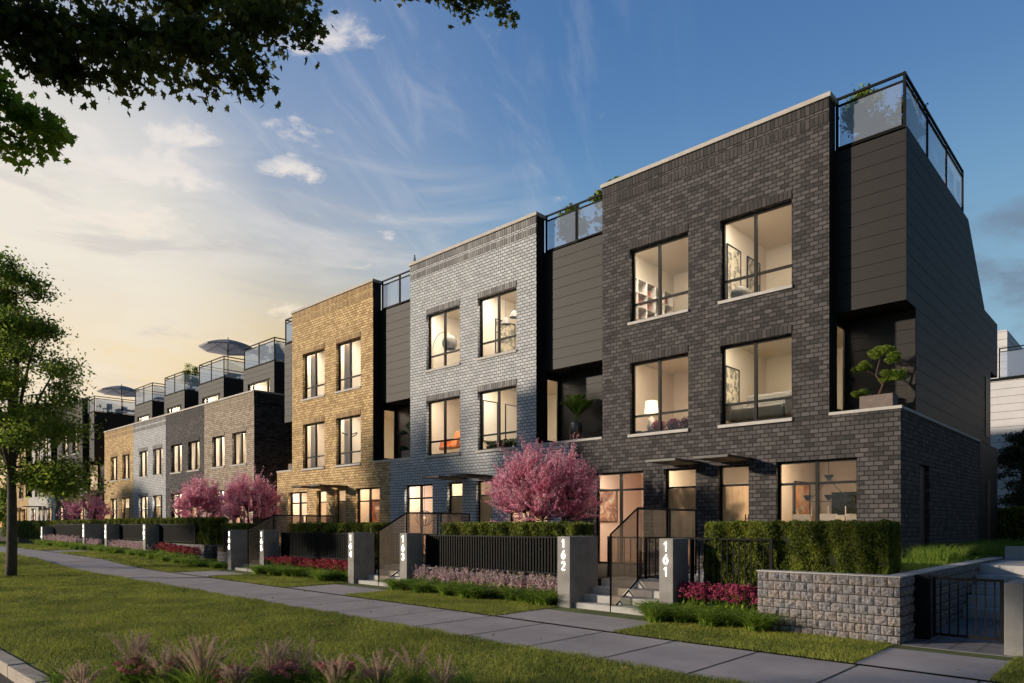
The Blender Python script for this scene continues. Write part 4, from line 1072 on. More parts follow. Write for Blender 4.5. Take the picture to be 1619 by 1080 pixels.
# fallen petals and leaves
def litter(name, cx, cy, sx, sy, n, size, mat, label, zf):
    P = np.stack([cx + rs.normal(0, sx, n), cy + rs.normal(0, sy, n), np.zeros(n)], 1); P[:, 2] = zf(P) + rs.uniform(.008, .03, n)
    a = rs.uniform(0, 2 * np.pi, n); d = np.stack([np.cos(a), np.sin(a), rs.normal(0, .25, n)], 1) * size * .5; e = np.stack([-np.sin(a), np.cos(a), rs.normal(0, .25, n)], 1) * size * .35
    o = poly_mesh(name, np.stack([P - d, P + e, P + d, P - e], 1), M[mat]); o['kind'] = 'stuff'; tag(o, label, 'litter')
litter('fallen_petals', -10.5, -7.6, 2.4, .8, 420, .022, 'blossom_pale', 'thin scatter of fallen petals on the pavement below the nearest pink tree', lambda P: Gv(P[:, 0]))
litter('fallen_leaves', -9.0, -11.0, 5.0, 1.2, 130, .06, 'dryleaf', 'few dry leaves lying on the lawn', lambda P: lawnz(P) + .03)
litter('fallen_leaves', -7.0, -8.0, 4.0, .7, 40, .06, 'dryleaf', 'few dry leaves lying on the pavement', lambda P: Gv(P[:, 0]))

# foreground clumps by the kerb
def feather_clump(px, py, z, h, n, label, lean=.40):
    B = empty('feather_grass', (px, py, z), label, 'ornamental grass', 'feather grass clumps in the foreground')
    P = np.tile([[px, py, z]], (260, 1)) + np.concatenate([rs.normal(0, .05, (260, 2)), np.zeros((260, 1))], 1)
    poly_mesh('blades', blades(P, h * .8, .007, .9, 5, .35), M['bordergrass'], B)
    st = MB(); C = []; A = []
    for i in range(n):
        az = rs.uniform(0, 2 * np.pi); H = h * rs.uniform(.75, 1.2); ln = lean * rs.uniform(.15, 1.1) * H
        pts = [np.array([px + math.cos(az) * ln * t ** 1.7, py + math.sin(az) * ln * t ** 1.7, z + H * (t - .18 * t ** 3)]) for t in np.linspace(0, 1, 9)]
        st.tube([tuple(p) for p in pts], .0022, 3, cap=False)
        m_ = 190; t = rs.uniform(.62, 1.0, m_); i0 = np.minimum((t * 8).astype(int), 7); fr = t * 8 - i0; PP = np.array(pts)
        p = PP[i0] * (1 - fr)[:, None] + PP[i0 + 1] * fr[:, None]; ax = PP[-1] - PP[5]; ax /= np.linalg.norm(ax)
        rr = .016 * np.sin(np.clip((t - .60) / .42, 0, 1) * np.pi) ** .6 + .001
        q = unit(m_); q -= (q @ ax)[:, None] * ax; C.append(p + q * rr[:, None] * .5); A.append(q * .55 + ax)
    C = np.concatenate(C); A = np.concatenate(A); A /= np.linalg.norm(A, axis=1, keepdims=True)
    b = np.cross(A, unit(len(A))); b /= np.linalg.norm(b, axis=1, keepdims=True); L = .019
    poly_mesh('plumes', np.stack([C - A * L * .2, C + b * .0011, C + A * L, C - b * .0011], 1), M['plume'], B)
    st.build('stems', M['plume'], B)
def sedum_clump(px, py, z, h, r, label, n=26):
    B = empty('sedum_plant', (px, py, z), label, 'flowering plant', 'dusty pink sedums in the foreground')
    st = MB(); C = []; Lf = []
    for i in range(n):
        a = rs.uniform(0, 2 * np.pi); q = r * math.sqrt(rs.uniform()); top = np.array([px + q * math.cos(a), py + q * math.sin(a), z + h * rs.uniform(.8, 1.1) - q * .15])
        st.tube([(px + q * .3 * math.cos(a), py + q * .3 * math.sin(a), z), tuple(top)], .004, 4, cap=False)
        m_ = 110; an = rs.uniform(0, 2 * np.pi, m_); R_ = rs.uniform(.03, .055); qq = R_ * np.sqrt(rs.uniform(size=m_))
        C.append(top + np.stack([qq * np.cos(an), qq * np.sin(an), .03 * (1 - (qq / R_) ** 2) + rs.normal(0, .005, m_)], 1))
        m2 = 9; Lf.append(np.array([px, py, z]) + (top - np.array([px, py, z])) * rs.uniform(.3, .9, (m2, 1)) + rs.normal(0, .02, (m2, 3)))
    poly_mesh('flower_heads', leaves(np.concatenate(C), .013, .8), M['sedum'], B)
    poly_mesh('leaves', leaves(np.concatenate(Lf), .06, .5), M['bordergrass'], B); st.build('stems', M['bordergrass'], B)
def fpos(px, py, z):
    """ground point under a place given by view angle and height"""
    d = FWD + RGT * ((px - 809.5) / 1104) + Vector((0, 0, (830 - py) / 1104)); t = (z - EYE.z) / d.z; p = EYE + d * t; return p.x, p.y
FG = [(215, 1005, .62, 14, 'leftmost feather grass clump near the kerb'), (320, 1010, .66, 14, 'feather grass clump second from the left, behind the sedums'), (430, 1020, .55, 12, 'feather grass clump rising between the red sedums'),
      (530, 1040, .50, 9, 'small feather grass clump before the middle of the lawn'), (600, 1030, .55, 10, 'feather grass clump right of the middle sedum'), (700, 1045, .46, 7, 'sparse rightmost feather grass clump'), (130, 1055, .42, 8, 'low feather grass clump leaning out over the kerb'),
      (265, 1030, .5, 8, 'feather grass clump in front of the left sedums'), (375, 1045, .46, 8, 'low feather grass clump among the middle sedums'), (480, 1015, .56, 7, 'thin tall feather grass clump in the middle of the bed'), (655, 1025, .5, 6, 'thin feather grass clump near the right end of the bed')]
for (px, py, h, n, lab) in FG:
    x, y = fpos(px, py, h * .92 + .02); feather_clump(x, y, G(x), h * 1.02, n * 3, lab)
for (px, py, h, r, lab) in ((215, 1050, .33, .20, 'dusty red sedum at the left of the foreground bed'), (290, 1043, .36, .20, 'dusty red sedum behind the plumes'), (365, 1058, .32, .18, 'dusty pink sedum in the middle of the bed'), (455, 1052, .34, .16, 'pink sedum right of the middle plumes'), (530, 1050, .36, .17, 'pink sedum below the smaller plumes'), (590, 1062, .30, .14, 'rightmost small pink sedum')):
    x, y = fpos(px, py, h + .02); sedum_clump(x, y, G(x), h, r, lab)
for (px, py, h, lab) in ((100, 1050, .30, 'leafy green tuft by the kerb'), (410, 1056, .3, 'green tuft between two sedums'), (725, 1058, .26, 'small green fern tuft in the lawn corner'), (330, 1062, .3, 'green tuft under the plumes'), (490, 1060, .3, 'green tuft beside the pink sedum')):
    x, y = fpos(px, py, h); P = np.tile([[x, y, G(x)]], (220, 1)) + np.concatenate([rs.normal(0, .06, (220, 2)), np.zeros((220, 1))], 1)
    o = poly_mesh('leafy_plant', blades(P, h, .013, 1.0, 4, .4), M['bordergrass']); tag(o, lab, 'plant', 'green tufts in the foreground bed')

# ------------------------------------------------------------------ trees
def limb(mb, p, q, r0, r1, sag=.0, n=6, wob=.05):
    p, q = np.array(p, float), np.array(q, float); L = np.linalg.norm(q - p); k = max(3, int(L / .5) + 2); pts = []; off = rs.normal(0, wob * L * .3, 3)
    for i in range(k):
        t = i / (k - 1); c = p + (q - p) * t + off * math.sin(math.pi * t); c[2] += sag * L * math.sin(math.pi * t); pts.append(tuple(c))
    mb.tube(pts, [r0 + (r1 - r0) * i / (k - 1) for i in range(k)], n, cap=True); return [np.array(p_) for p_ in pts]
def crown_tree(x, y, z, trunk, H, rad, label, nt=70, nl=26000, ls=.11, mat='leaf', tr=.12, lowfrac=.45, group=None, name='street_tree', ell=None, fork=2.6, cspread=.34, cat='tree'):
    T = empty(name, (x, y, z), label, cat, group); mb = MB()
    fk = np.array([x + .05, y, z + trunk]); limb(mb, (x, y, z - .1), tuple(fk), tr * 1.15, tr * .8, n=12, wob=.02)
    tips = []; main = []
    cz = z + lowfrac * H; hz = (H - lowfrac * H) / 1.0
    # leading limbs
    for k in range(7):
        a = 2 * math.pi * k / 7 + rs.uniform(-.3, .3); e = rs.uniform(.35, 1.0)
        q = fk + np.array([math.cos(a) * rad * .62 * (1.1 - .5 * e), math.sin(a) * rad * .62 * (1.1 - .5 * e), (H - trunk) * .62 * e]); main += limb(mb, fk - np.array([0, 0, rs.uniform(0, trunk * .15)]), q, tr * .55, tr * .14, .06, 7)
    q = fk + np.array([rs.normal(0, .1), rs.normal(0, .1), (H - trunk) * .86]); main += limb(mb, fk, q, tr * .7, tr * .1, 0, 8)
    MA = np.array(main)
    ells = ell or [(0, 0, .72, .55, .30), (0, 0, .5, 1.0, .28), (.25, .1, .30, .9, .16), (-.3, -.1, .33, .9, .18), (.1, .3, .85, .35, .17)]
    for k in range(nt):
        ex, ey, ez, er, eh = ells[rs.randint(len(ells))]; v = unit(1)[0] * (rs.uniform(.45, 1.0) ** .5)
        c = np.array([x + ex * rad + v[0] * er * rad, y + ey * rad + v[1] * er * rad, z + H * ez + v[2] * eh * H])
        if c[2] < z + trunk * .68: c[2] = z + trunk * .68 + rs.uniform(0, .4)
        j = np.argmin(np.linalg.norm(MA - c, axis=1) + np.where(MA[:, 2] > c[2] + .2, 2, 0)); limb(mb, MA[j], c, tr * .13, tr * .03, .04, 4); tips.append((c, MA[j]))
    mb.build('trunk', M['bark'], T, smooth=True)
    C = []
    for c, s in tips:
        m_ = nl // nt; w = rs.beta(3, 1.3, m_)[:, None]; p = s + (c - s) * (w * 1.12) if np.linalg.norm(c - s) > .2 else np.tile(c, (m_, 1))
        sp = cspread * rs.uniform(.6, 1.25); C.append(p + rs.normal(size=(m_, 3)) * np.array([sp, sp, sp * .6]) * (.35 + .65 * w))
    poly_mesh('foliage', leaves(np.concatenate(C), ls, .5, up=-.25), M[mat], T)
    return T
# the tree standing in the lawn at the left
crown_tree(-24.1, -11.3, G(-24.1), 3.3, 9.5, 2.28, 'slender street tree with spreading green crown standing in the lawn at the left', nt=150, nl=58000, ls=.10, tr=.13, lowfrac=.4, cspread=.29, group='street trees',
           ell=[(-.05, -.05, .80, .48, .17), (.0, .0, .66, .80, .13), (.06, .08, .55, .95, .12), (0, 0, .45, .85, .10), (-.3, -.3, .46, .8, .16), (-.3,-.3,.72,.5,.15)] * 2 + [(.45, .5, .30, .28, .05)])
for (x, y, H, r, lab) in ((-96, -8, 10, 6, 'broad tree closing the far end of the street'), (-104, 4, 12, 7, 'tall tree behind the farthest houses'), (-80, -17, 9, 5, 'bushy tree across the road at the far end'), (-62, -16, 8, 4, 'bushy tree across the road, nearer')):
    crown_tree(x, y, .5, 2.5, H, r, lab, nt=50, nl=9000, ls=.42, tr=.2, group='far trees', cspread=.9)
# unseen trees across the road, sun side; the low one added for lawn shade
for (x, y, H, r, nl, lab) in ((-10.5, -22.5, 3.4, 2.4, 7000, 'unseen low bushy tree added across the road to shade the lawn'), (-19.2, -27, 13.5, 4.2, 16000, 'tall tree across the road opposite the charcoal house'),
                          (-43, -26, 14.0, 4.2, 16000, 'tall tree across the road opposite the golden house')):
    crown_tree(x, y, .05, 1.3 if H < 5 else 6.0, H, r, lab, lowfrac=.5, ell=None if H < 5 else [(0, 0, .80, .6, .18), (0, 0, .62, 1.0, .13), (.2, .2, .66, .8, .14)], nt=80, nl=nl, ls=.26, tr=.14, group='trees across the road', cspread=.6, name='roadside_tree')

# overhanging maple
def maple():
    T = empty('maple_tree', (-11.5, -22.5, 0), 'big maple whose dark leafy boughs hang into the top left of the picture', 'tree'); mb = MB()
    base = np.array([-11.5, -22.5, -.1]); fk = np.array([-11.2, -22.2, 5.0]); limb(mb, base, fk, .36, .26, n=12, wob=.02)
    def at(px, py, zc): d = FWD + RGT * ((px - 809.5) / 1104) + Vector((0, 0, (830 - py) / 1104)); return np.array(EYE + d * zc)
    C1 = []; C2 = []
    # boughs: polylines of view places with depth, then twigs off them
    boughs = [([(-260, -60, 6.6), (-60, 10, 7.0), (150, 55, 7.3), (330, 60, 7.6), (480, 15, 8.0)], 64),
              ([(-200, -100, 7.4), (0, -40, 7.6), (200, -10, 7.8), (380, 0, 8.2), (500, -15, 8.5)], 46),
              ([(-180, 25, 6.8), (0, 55, 7.0), (130, 80, 7.1), (230, 105, 7.2)], 18),
              ([(60, 30, 7.1), (220, 55, 7.3), (330, 80, 7.4), (385, 118, 7.5)], 17),
              ([(-20, 50, 7.2), (80, 85, 7.2), (150, 130, 7.3)], 12),
              ([(420, -120, 9.5), (560, -60, 9.6), (680, -18, 9.8), (800, -6, 10)], 26)]
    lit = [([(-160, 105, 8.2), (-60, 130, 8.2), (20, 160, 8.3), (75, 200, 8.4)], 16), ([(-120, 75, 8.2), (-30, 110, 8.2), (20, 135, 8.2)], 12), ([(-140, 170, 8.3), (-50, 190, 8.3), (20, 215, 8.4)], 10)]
    for group, store in ((boughs, C1), (lit, C2)):
        for pts, nt in group:
            W = [at(*p) for p in pts]; s = fk
            prev = limb(mb, tuple(fk), tuple(W[0]), .11, .06, .05, 8)
            P = [np.array(w) for w in W]; dense = []
            for a, b in zip(P, P[1:]):
                for t in np.linspace(0, 1, 8, endpoint=False): dense.append(a + (b - a) * t)
            dense.append(P[-1]); k = len(dense)
            mb.tube([tuple(q + rs.normal(0, .012, 3)) for q in dense], [.045 - .038 * i / (k - 1) for i in range(k)], 6)
            for j in range(nt):
                c0 = dense[min(k - 1, int((rs.uniform() ** .85) * k))]; v = unit(1)[0]; v[2] = v[2] * .45 - .22
                c = c0 + v * rs.uniform(.15, .55); limb(mb, c0, c, .010, .003, .05, 4)
                m_ = 44; w = rs.uniform(.25, 1.1, (m_, 1)); store.append(c0 + (c - c0) * w + rs.normal(size=(m_, 3)) * np.array([.10, .10, .075]))
    mb.build('trunk', M['bark'], T, smooth=True)
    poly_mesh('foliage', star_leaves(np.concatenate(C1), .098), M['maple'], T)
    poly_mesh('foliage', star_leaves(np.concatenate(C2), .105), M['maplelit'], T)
maple()

def redbud(x, y, z, H, r, label, n=95, nb=260, ps=.034):
    T = empty('redbud_tree', (x, y, z), label, 'flowering tree', 'pink flowering trees'); mb = MB(); C = []
    stems = []
    for k in range(7):
        a = 2 * math.pi * k / 7 + rs.uniform(-.3, .3); h = rs.uniform(.42, .6) * H; q = np.array([x + math.cos(a) * r * .42, y + math.sin(a) * r * .42, z + h])
        stems.append(limb(mb, (x + .04 * math.cos(a), y + .04 * math.sin(a), z - .1), q, .045, .02, -.05, 6))
    S = np.array([p for s in stems for p in s[1:]])
    for k in range(n):
        v = unit(1)[0]; v[2] = abs(v[2]) if rs.uniform() < .93 else -.12 * abs(v[2]); v /= np.linalg.norm(v); f = rs.uniform(.45, 1.0) ** .5 * rs.uniform(.92, 1.06)
        c = np.array([x + v[0] * r * f, y + v[1] * r * f, z + H * .46 + v[2] * H * .54 * f])
        j = np.argmin(np.linalg.norm(S - (c * .55 + np.array([x, y, z + H * .3]) * .45), axis=1)); pts = limb(mb, S[j], c, .013, .003, -.05, 4, wob=.12)
        L = [(S[j], c)]
        for t in range(5):
            a = S[j] + (c - S[j]) * rs.uniform(.3, .9); e = a + (unit(1)[0] + np.array([0, 0, .9]) + (c - S[j]) * .5) * rs.uniform(.14, .36); limb(mb, a, e, .006, .002, 0, 3, wob=.04); L.append((a, e))
        for i, (a, e) in enumerate(L):
            m_ = nb // 2 if i == 0 else nb // 9; t = rs.uniform(.25 if i == 0 else .05, 1.03, (m_, 1)); off = 4 * (t * (1 - t)) * 0; C.append(a + (e - a) * t + rs.normal(size=(m_, 3)) * .017)
    mb.build('trunk', M['darkbark'], T, smooth=True)
    poly_mesh('blossom', leaves(np.concatenate(C), ps, .8), M['blossom'], T)
redbud(-11.6, -2.5, .56, 3.25, 1.55, 'pink blossoming tree before the seam of the grey and charcoal houses', 270, 320, .034)
redbud(-26.9, -2.8, .8, 2.95, 1.3, 'right one of two adjoining pink blossoming trees by the tan row house', 170, 200, .046)
redbud(-31.4, -2.8, .84, 2.95, 1.3, 'left one of two adjoining pink blossoming trees by the tan row house', 160, 190, .048)
redbud(-48.3, -2.8, .84, 2.9, 1.55, 'far pink blossoming tree at the left before the yellow row house', 70, 150, .07)

# dark conifer and hedge by the neighbouring house
def conifer(x, y, z, H, r, label):
    T = empty('conifer', (x, y, z), label, 'conifer'); mb = MB(); limb(mb, (x, y, z - .1), (x, y, z + H * .95), .14, .02, n=8, wob=.01); C = []
    for k in range(60):
        t = rs.uniform(.06, .96); a = rs.uniform(0, 2 * np.pi); L = r * (1 - t) ** .8 * rs.uniform(.7, 1.1) + .1
        s = np.array([x, y, z + H * t]); q = s + np.array([math.cos(a) * L, math.sin(a) * L, -.12 * L]); limb(mb, s, q, .025, .006, .08, 4)
        m_ = 230; w = rs.uniform(.15, 1.05, (m_, 1)); C.append(s + (q - s) * w + rs.normal(size=(m_, 3)) * np.array([.16, .16, .07]))
    mb.build('trunk', M['bark'], T, smooth=True); poly_mesh('foliage', leaves(np.concatenate(C), .13, .3), M['conifer'], T)
conifer(-3.9, 15.2, .9, 4.4, 1.7, 'dark blue green conifer between the end house and the white house')
conifer(-1.6, 14.0, .9, 3.6, 1.6, 'smaller dark conifer at the right edge')
hedge(-4.6, 1.5, 12.6, 13.2, .9, 2.2, 9000, 'low dark hedge under the conifers at the right edge', .09)

# neighbouring white house
B = empty('white_house', (0, 28, .9), 'white sided neighbouring house behind the end townhouse at the right edge', 'house')
mb = MB(); siding(mb, -9, 12, 24, 4.85, 8.5, .36, .02); siding(mb, -7.9, 12, 24.6, .9, 4.84, .36, .02)
mb.face([(-9, 24, 4.85), (12, 24, 4.85), (12, 24.7, 4.85), (-9, 24.7, 4.85)]); mb.face([(-9, 24, 8.5), (12, 24, 8.5), (12, 34, 8.5), (-9, 34, 8.5)]); mb.box(-9, 12, 24.7, 34, .9, 8.49)
mb.build('siding', [M['whitesiding'], M['whitejoint']], B)
mb = MB(); siding(mb, -9.5, -5.73, 25.0, 8.5, 11.1, .36, .02); siding_x(mb, -5.73, lambda z: (25.0, 32.0), 8.5, 11.1, .36, .02); mb.box(-9.5, -5.75, 25.03, 32, 8.5, 11.12); mb.build('penthouse', [M['whitesiding'], M['whitejoint']], B)
mb = MB(); mb.box(-9.02, 12, 23.95, 24.05, 8.5, 8.62); mb.build('coping', M['blackmetal'], B)
railing(B, [(-5.9, 24.06), (6, 24.06)], 8.62, 10.05, [6])

# ------------------------------------------------------------------ things on balconies and roof decks
def bonsai(x, y, z, s, label, pads, planter=True, mat='bonsai'):
    if planter:
        mb = MB(); mb.box(x - .36 * s, x + .36 * s, y - .2, y + .2, z, z + .34); mb.box(x - .33 * s, x + .33 * s, y - .17, y + .17, z + .341, z + .345)
        o = mb.build('planter', M['planter'], bevel=.01); tag(o, 'rough brown box planter under the ' + label.replace('dark green ', '').replace('bright green ', '').replace('small leafy ', '').replace('cloud pruned ', ''), 'planter', 'balcony planters'); z += .34
    T = empty('bonsai_tree', (x, y, z), label, 'bonsai', 'cloud pruned balcony trees'); mb = MB(); C = []
    path = [(x, y, z - .02), (x + .1 * s, y, z + .25 * s), (x - .06 * s, y + .02, z + .5 * s), (x + .05 * s, y, z + .95 * s)]
    mb.tube(path, [.04, .033, .025, .01], 7)
    for (dx, dz, r) in pads:
        c = np.array([x + dx * s, y + rs.uniform(-.1, .05), z + dz * s]); j = min(range(4), key=lambda k: abs(path[k][2] - c[2] + .1)); limb(mb, path[j], c, .016, .006, .02, 5)
        for q in range(7):
            cc = c + np.array([rs.uniform(-1, 1) * r * .8, rs.uniform(-1, 1) * r * .6, rs.uniform(-.4, .5) * r * .55]); m_ = 260; C.append(cc + unit(m_) * (rs.uniform(.3, 1, (m_, 1)) ** .5) * r * np.array([.52, .5, .36]) * s)
    mb.build('trunk', M['darkbark'], T, smooth=True); poly_mesh('foliage', leaves(np.concatenate(C), .035, .5, up=.5), M[mat], T)
P5 = [(-.38, .12, .2), (.28, .45, .24), (-.42, .75, .22), (.02, 1.02, .26), (.30, .85, .24), (.12, .35, .1)]
bonsai(-4.62, .55, 4.12, .92, 'bright green cloud pruned bonsai on the near corner balcony', P5)
bonsai(-20.9, .62, 4.12, .95, 'dark green cloud pruned bonsai on the balcony beside the golden house', P5, mat='conifer')
bonsai(-29.3, .55, 4.12, .8, 'small leafy bonsai on the left balcony of the golden house', P5, mat='conifer')
# palm in a stand
T = empty('palm_plant', (-13.0, .62, 4.75), 'potted palm with arching fronds on the balcony between grey and charcoal houses', 'palm')
Q = []
for k in range(42):
    a = rs.uniform(0, 2 * np.pi); H = rs.uniform(.7, 1.15); ln = rs.uniform(.2, .62)
    pts = np.array([[-13.0 + math.cos(a) * ln * t ** 1.6, .62 + .65 * math.sin(a) * ln * t ** 1.6, 4.7 + H * (t - .28 * t ** 3)] for t in np.linspace(0, 1, 26)])
    for i in range(8, 26):
        d = pts[i] - pts[i - 1]; d /= np.linalg.norm(d); sdv = np.cross(d, [0, 0, 1]); sdv /= np.linalg.norm(sdv) + 1e-9
        for s in (-1, 1):
            l = .27 * math.sin(math.pi * (i - 5) / 24); e = pts[i] + (sdv * s * .8 + d * .6 - np.array([0, 0, .15])) * l; w = d * .012
            Q.append([pts[i] - w, pts[i] + w, (pts[i] + e) / 2 + w, e])
poly_mesh('fronds', np.array(Q), M['palm'], T)
mb = MB()
for k in range(14): a = k * .45; mb.tube([(-13 + .03 * math.cos(a), .62 + .03 * math.sin(a), 4.68), (-13 + .09 * math.cos(a), .62 + .09 * math.sin(a), 5.15)], .008, 4)
mb.build('stalk', M['palm'], T)
mb = MB(); mb.lathe([(.001, 4.36), (.1, 4.37), (.17, 4.48), (.18, 4.62), (.155, 4.72), (.14, 4.72), (.14, 4.69), (.001, 4.69)], -13.0, .62, 24); o = mb.build('pot', M['pot'], smooth=True); tag(o, 'dark glazed round pot holding the balcony palm', 'pot')
mb = MB()
for k in range(4):
    a = math.pi / 4 + k * math.pi / 2; mb.tube([(-13 + .19 * math.cos(a), .62 + .19 * math.sin(a), 4.12), (-13 + .19 * math.cos(a), .62 + .19 * math.sin(a), 4.60)], .011, 5)
    a2 = a + math.pi / 2; mb.tube([(-13 + .19 * math.cos(a), .62 + .19 * math.sin(a), 4.355), (-13 + .19 * math.cos(a2), .62 + .19 * math.sin(a2), 4.355)], .009, 5)
o = mb.build('pot_stand', M['brass']); tag(o, 'slim brass stand under the palm pot', 'pot stand')

def deck_shrub(x, y, z, H, r, label, nt=22, nl=2600, ls=.09, mat='bonsai'):
    mb = MB(); mb.lathe([(.001, z), (.2, z), (.26, z + .42), (.23, z + .42), (.22, z + .38), (.001, z + .38)], x, y, 18); o = mb.build('round_planter', M['planter'], smooth=False); tag(o, 'round grey planter under the ' + label.replace('behind the ', 'at the ')[:60].rsplit(' ', 1)[0], 'planter', 'roof deck planters')
    T = empty('potted_shrub', (x, y, z + .38), label, 'shrub', 'potted shrubs on the roof decks'); mb = MB(); C = []; b = np.array([x, y, z + .38])
    for k in range(nt):
        v = unit(1)[0]; v[2] = abs(v[2]); c = b + np.array([v[0] * r, v[1] * r, .3 + v[2] * (H - .3)]) * rs.uniform(.7, 1.05); limb(mb, b + np.array([0, 0, .1]), c, .014, .004, .05, 4)
        m_ = nl // nt; C.append(c + rs.normal(size=(m_, 3)) * np.array([.10, .10, .08]))
    mb.build('stems', M['darkbark'], T); poly_mesh('foliage', leaves(np.concatenate(C), ls, .65), M[mat], T)
deck_shrub(-5.05, 1.1, DECK, 1.2, .4, 'yellow green shrub behind the front glass of the near roof deck')
deck_shrub(-4.75, 2.6, DECK, 1.45, .45, 'dark shrub at the side glass of the near roof deck', mat='conifer')
deck_shrub(-13.6, 1.3, DECK, 1.25, .4, 'low green shrub on the roof deck left of the charcoal house')
deck_shrub(-12.25, 1.2, DECK, 1.65, .35, 'upright big leaved shrub on the deck left of the charcoal house', nt=16, nl=420, ls=.22)
deck_shrub(-46.0, 2.6, 10.0, 1.7, .45, 'round shrub on the roof deck of the pale grey row house', mat='leaf')
deck_shrub(-35.0, 2.5, 10.0, .95, .8, 'spreading dark shrub on the tan row house roof deck', mat='conifer')

def chair(x, y, z, rz, label):
    T = empty('deck_chair', (x, y, z), label, 'chair', 'roof deck chairs'); T.rotation_euler = (0, 0, rz)
    def part(name, boxes, mat='charcoal'):
        mb = MB()
        for b in boxes: mb.box(*b)
        me = bpy.data.meshes.new(name); me.from_pydata(mb.v, [], mb.f); me.materials.append(M[mat]); link(name, me, T)
    part('seat', [(-.23, .23, -.23, .23, .42, .46)]); part('backrest', [(-.23, .23, .20, .235, .5, .88)])
    for sx in (-1, 1):
        for sy in (-1, 1): part('leg', [(sx * .20 - .014, sx * .20 + .014, sy * .20 - .014, sy * .20 + .014, 0, .42 if sy < 0 else .86)])
def table(x, y, z, w, d, label, h=.74, mat='charcoal', grp='roof deck tables', cat='table'):
    T = empty('table', (x, y, z), label, cat, grp); mb = MB(); mb.box(x - w, x + w, y - d, y + d, z + h - .04, z + h); mb.build('table_top', M[mat], T)
    for sx in (-1, 1):
        for sy in (-1, 1): mb = MB(); mb.box(x + sx * (w - .06) - .02, x + sx * (w - .06) + .02, y + sy * (d - .06) - .02, y + sy * (d - .06) + .02, z, z + h - .041); mb.build('leg', M[mat], T)
def umbrella(x, y, z, r, H, label):
    T = empty('patio_umbrella', (x, y, z), label, 'umbrella', 'open patio umbrellas'); mb = MB(); mb.tube([(x, y, z), (x, y, z + H + .12)], .024, 8); mb.lathe([(.001, z), (.28, z), (.28, z + .05), (.001, z + .07)], x, y, 18); mb.build('pole', M['charcoal'], T)
    n = 8; mb = MB(); rim = [(x + r * math.cos(2 * math.pi * (k + .5) / n), y + r * math.sin(2 * math.pi * (k + .5) / n), z + H - .52) for k in range(n)]
    for k in range(n):
        a, b = rim[k], rim[(k + 1) % n]; top = (x, y, z + H); rows = 5
        for i in range(rows):
            t0, t1 = i / rows, (i + 1) / rows
            def pt(e, t): return (top[0] + (e[0] - top[0]) * t, top[1] + (e[1] - top[1]) * t, top[2] + (e[2] - top[2]) * t + .05 * math.sin(math.pi * t))
            mb.face([pt(a, t0), pt(a, t1), pt(b, t1), pt(b, t0)] if i else [pt(a, t0), pt(a, t1), pt(b, t1)])
        mb.face([a, b, (b[0], b[1], b[2] - .10), (a[0], a[1], a[2] - .10)])
    mb.build('canopy', M['umbrella'], T)
    mb = MB()
    for k in range(n):
        a = rim[k]; mb.tube([(x, y, z + H - .03), (a[0], a[1], a[2] - .02)], .010, 4); mid = tuple((x, y, z + H)[i] * .5 + a[i] * .5 - (.02 if i == 2 else 0) for i in range(3)); mb.tube([(x, y, z + H - .72), mid], .009, 4)
    mb.build('ribs', M['charcoal'], T)
umbrella(-40.9, 2.7, 10.0, 1.6, 2.72, 'open grey patio umbrella on the dark grey row house deck')
umbrella(-60.6, 3.1, DECK, 1.7, 2.66, 'open grey patio umbrella above the far townhouse deck table')
table(-60.6, 3.6, DECK, .45, .9, 'dark dining table under the far patio umbrella')
for (x, y, rz, lab) in ((-59.9, 3.0, -1.57, 'chair at the near right corner of the far deck table'), (-59.9, 4.1, -1.57, 'chair right of the far deck table'), (-61.3, 3.2, 1.57, 'chair left of the far deck table'), (-60.6, 2.35, 3.14, 'chair at the front end of the far deck table'), (-59.0, 1.6, .6, 'single chair by the front corner of the far roof deck')): chair(x, y, DECK, rz, lab)
chair(-4.9, 4.0, DECK, -1.3, 'dark chair behind the side glass of the near roof deck'); chair(-4.9, 4.9, DECK, -1.7, 'dark chair behind the far side glass of the near roof deck')
table(-39.9, 2.5, 10.0, .4, .35, 'low table under the umbrella on the row house deck', .42); table(-51.0, 2.6, 10.0, .45, .4, 'low table on the yellow row house deck', .45)
# closed umbrella
T = empty('closed_umbrella', (-21.3, 1.1, DECK), 'folded patio umbrella on the deck beside the golden brick house', 'umbrella'); mb = MB(); mb.tube([(-21.3, 1.1, DECK), (-21.3, 1.1, DECK + 2.05)], .022, 8); mb.lathe([(.001, DECK), (.24, DECK), (.24, DECK + .05), (.001, DECK + .07)], -21.3, 1.1, 16); mb.build('pole', M['charcoal'], T)
mb = MB(); mb.lathe([(.03, DECK + 1.98), (.07, DECK + 1.75), (.13, DECK + .75), (.16, DECK + .55), (.02, DECK + .56)], -21.3, 1.1, 10); mb.build('canopy', M['umbrella'], T)

# ------------------------------------------------------------------ things seen through the windows
def picture(x, y0, y1, z0, z1, mat, label, axis='x'):
    """framed picture on a left-hand wall (facing +X) or back wall"""
    P = empty('framed_picture', ((x, y0, z0) if axis == 'x' else (y0, x, z0)), label, 'picture', 'framed pictures seen through windows'); fr = MB(); ca = MB(); t = .025
    def bx(mb, a0, a1, b0, b1, d0, d1):
        if axis == 'x': mb.box(x + d0, x + d1, a0, a1, b0, b1)
        else: mb.box(a0, a1, x - d1, x - d0, b0, b1)
    bx(fr, y0, y1, z0, z0 + t, .002, .04); bx(fr, y0, y1, z1 - t, z1, .002, .04); bx(fr, y0, y0 + t, z0 + t, z1 - t, .002, .04); bx(fr, y1 - t, y1, z0 + t, z1 - t, .002, .04)
    bx(ca, y0 + t, y1 - t, z0 + t, z1 - t, .002, .02); fr.build('frame', M['charcoal'], P); ca.build('canvas', M[mat], P)
L1 = -11.59
